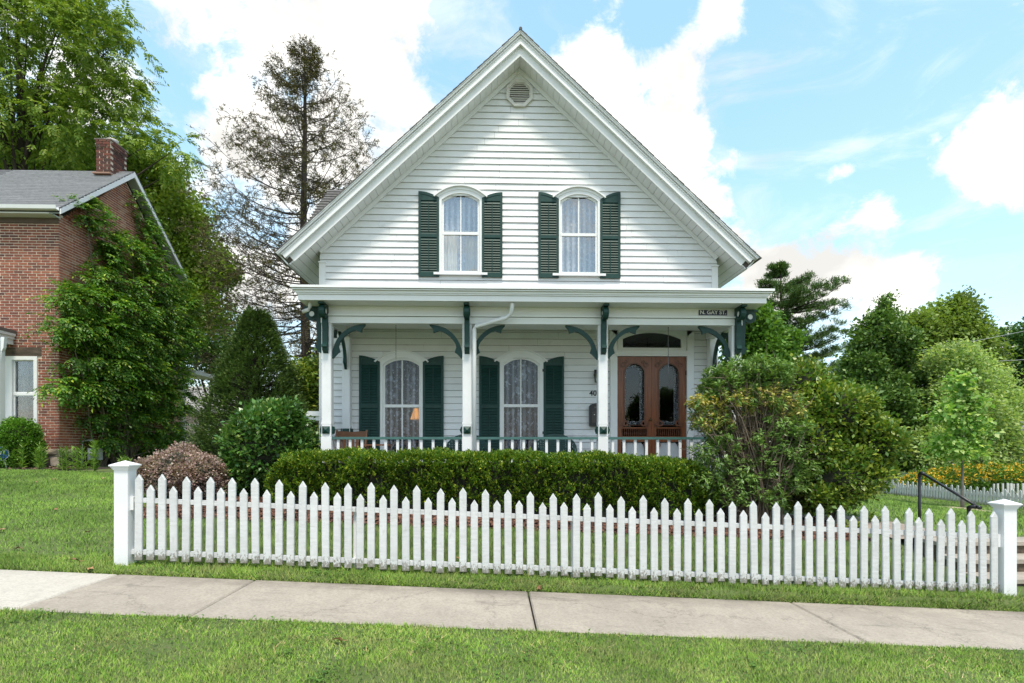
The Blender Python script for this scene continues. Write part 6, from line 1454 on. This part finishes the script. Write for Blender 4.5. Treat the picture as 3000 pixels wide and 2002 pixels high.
# ------------------------------------------------------------------ right side trees
Y = 34.; cx, _, zt = at(2287, 785, Y)
pn = thing('pine_tree', 'tall layered pine rising behind the porch corner', 'tree', (cx, Y, -2.2))
bxp = cx+.2
B().tube([(bxp, Y, -2.4), (cx+.1, Y, (zt-2)/2), (cx, Y, zt-.3)], [.3, .2, .03], 8).build('trunk', barkd, pn, True)
S0 = []; S1 = []; ra = []; rb_ = []; PT = []; PD = []
for v, Lr, nb in ((790, .25, 4), (812, .8, 5), (845, 1.4, 7), (885, 2.2, 8), (915, 2.9, 10), (960, 2.7, 10), (1000, 2.8, 10), (1035, 3.0, 10), (1070, 3.0, 10), (1110, 3.2, 10), (1150, 3.0, 8), (1200, 3, 8)):
    z = atz(2287, v, Y)
    for k in range(nb):
        a = rg.uniform(0, 6.283); Lb = Lr*rg.uniform(.65, 1.15)*(1.2 if math.cos(a) > 0 else .85); hd = np.array([math.cos(a), math.sin(a), 0]); p = np.array([cx+.05, Y, z+rg.normal(0, .12)]); prev = p; el = rg.uniform(.08, .3)
        for j in range(1, 7):
            s = j/6; q = p+hd*Lb*s+np.array([0, 0, Lb*(el*s*s)]); S0.append(prev); S1.append(q); ra.append(.05*(1-s)+.02); rb_.append(.05*(1-s)+.012)
            if j > 1:
                for _ in range(5):
                    off = np.array([-hd[1], hd[0], 0])*rg.normal(0, .3)*Lb*.35+np.array([0, 0, rg.uniform(-.02, .16)]); PT.append(q+off); PD.append(hd*.5+np.array([0, 0, .8])+rg.normal(0, .3, 3))
            prev = q
V, Q = sticks(np.array(S0), np.array(S1), np.array(ra), np.array(rb_)); o = npobj('branches', V, Q, barkd, pn); o['kind'] = 'stuff'
PT = np.array(PT); PD = unit(np.array(PD)); k = 26; i = np.repeat(np.arange(len(PT)), k); leafobj('needles', [leaves(PT[i]+rg.normal(0, .12, (len(i), 3))*np.array([1, 1, .5]), PD[i]+rdir(len(i))*.8, rg.uniform(.16, .28, len(i)), .02)], lm_pine, pn)
Y = 21
broadleaf('backyard_maple', 'full green maple just behind the porch corner', (atx(2230, Y), Y, -1.8), [blob(2200, 990, Y, 90, 110, 1.5), blob(2250, 1040, Y, 65, 120, 1.4), blob(2180, 1100, Y, 90, 100, 1.5), blob(2160, 930, Y, 50, 60, 1)], 1700, 11, .15, lm_map, .16, .2)
Y = 27; pb = []
for k, (v, hw) in enumerate(((905, 22), (950, 48), (1000, 70), (1055, 92), (1110, 112), (1170, 130), (1230, 145), (1290, 152), (1345, 145))):
    n_ = 1 if k == 0 else 3
    for q in range(n_): pb.append(blob(2585+(hw*.55*(q-1) if n_ > 1 else 5)-k*3+random.uniform(-10, 10), v+random.uniform(-14, 14), Y+random.uniform(-.5, .5), hw*.62, 46, .3+hw*.012))
broadleaf('pear_tree', 'dense dark green egg-shaped pear tree beyond the azalea', (atx(2570, Y), Y, -1.9), pb, 5600, 12, .17, lm_pear, .16, .22, depth=.2, rough=.2)
Y = 44
broadleaf('tall_oak', 'tall open-crowned tree standing behind the pear tree', (atx(2770, Y), Y, -2.2), [blob(2760, 960, Y, 75, 65, 2), blob(2830, 940, Y, 50, 60, 1.8), blob(2680, 980, Y, 70, 60, 2), blob(2860, 1010, Y, 60, 60, 2), blob(2720, 1050, Y, 80, 60, 2.2), blob(2800, 905, Y, 45, 35, 1.4), blob(2880, 1070, Y, 50, 60, 2)], 1700, 12, .28, lm_oak, .34, .35, depth=.32, rough=.25)
Y = 48
broadleaf('street_maple', 'dark rounded maple at the right edge beyond the wires', (atx(2960, Y), Y, -2.4), [blob(2960, 1020, Y, 75, 80, 2.5), blob(3030, 1000, Y, 80, 80, 2.5), blob(2990, 1110, Y, 90, 100, 3), blob(2960, 1230, Y, 70, 100, 2.5), blob(3060, 1200, Y, 90, 140, 3)], 1900, 12, .3, lm_fard, .36, .35)
Y = 25.5
broadleaf('birch_thicket', 'pale green loose tree spreading behind the sapling and flowers', (atx(2830, Y), Y, -1.9), [blob(2790, 1090, Y, 75, 85, 1.6), blob(2850, 1180, Y, 110, 110, 2), blob(2760, 1220, Y, 90, 110, 1.8), blob(2930, 1230, Y, 70, 90, 1.6), blob(2830, 1310, Y, 170, 70, 2), blob(2700, 1320, Y, 70, 70, 1.6), blob(2960, 1320, Y, 60, 60, 1.4)], 3600, 10, .16, lm_lite, .2, .14, depth=.28, rough=.25, aspect=.28, droop=.25)
# sapling
Y = 17.2; x = atx(2820, Y); z = Gf(x, Y)
broadleaf('maple_sapling', 'slender young maple with thin trunk in a mulch ring on the side lawn', (x, Y, z), [blob(2820, 1130, Y, 28, 50, .35), blob(2830, 1190, Y, 55, 45, .6), blob(2790, 1220, Y, 65, 35, .6), blob(2850, 1260, Y, 60, 40, .6), blob(2780, 1310, Y, 55, 35, .6), blob(2830, 1320, Y, 60, 35, .6)], 520, 7, .14, lm_sap, .12, .05, barkg, depth=.4, rough=.3, droop=.5, aspect=.42)
rmul = sheet('mulch_ring', np.linspace(x-.9, x+.9, 12), np.linspace(Y-.6, Y+.6, 12), lambda X, YY: G(X, YY)+.05*np.clip(1-((X-x)/.85)**2-((YY-Y)/.55)**2, -.5, 1), surf('pale_mulch', (.42, .33, .24), .9, .3, 20, bump=1), label='pale mulch ring round the sapling')
# yellow flowers
fa_ = [(atx(u, 23.2), 23.2, atz(u, v, 23.2), ru*23.2/F, .8, rv*23.2/F) for u, v, ru, rv in ((2700, 1422, 50, 36), (2770, 1412, 60, 38), (2840, 1405, 60, 42), (2910, 1402, 60, 40), (2980, 1405, 60, 40), (3050, 1405, 60, 40))]
P, Nn = shell(fa_, 1500, .2, .15); o = leafobj('flower_foliage', [cluster_leaves(P, Nn, 8, .12, .13, .03, .6, .4)], lm_map, None); o['label'] = 'leafy stems under the yellow flowers'
P, Nn = shell(fa_, 2600, .06, .15); ok = (Nn[:, 2] > -.1); P = P[ok]+Nn[ok]*.06; i = np.repeat(np.arange(len(P)), 3)
o = leafobj('yellow_flowers', [leaves(P[i]+rg.normal(0, .02, (len(i), 3)), rdir(len(i))+np.array([0, -.3, .2]), .07, .034)], lm_gold, None); o['label'] = 'bank of yellow daisy flowers behind the far picket fence'
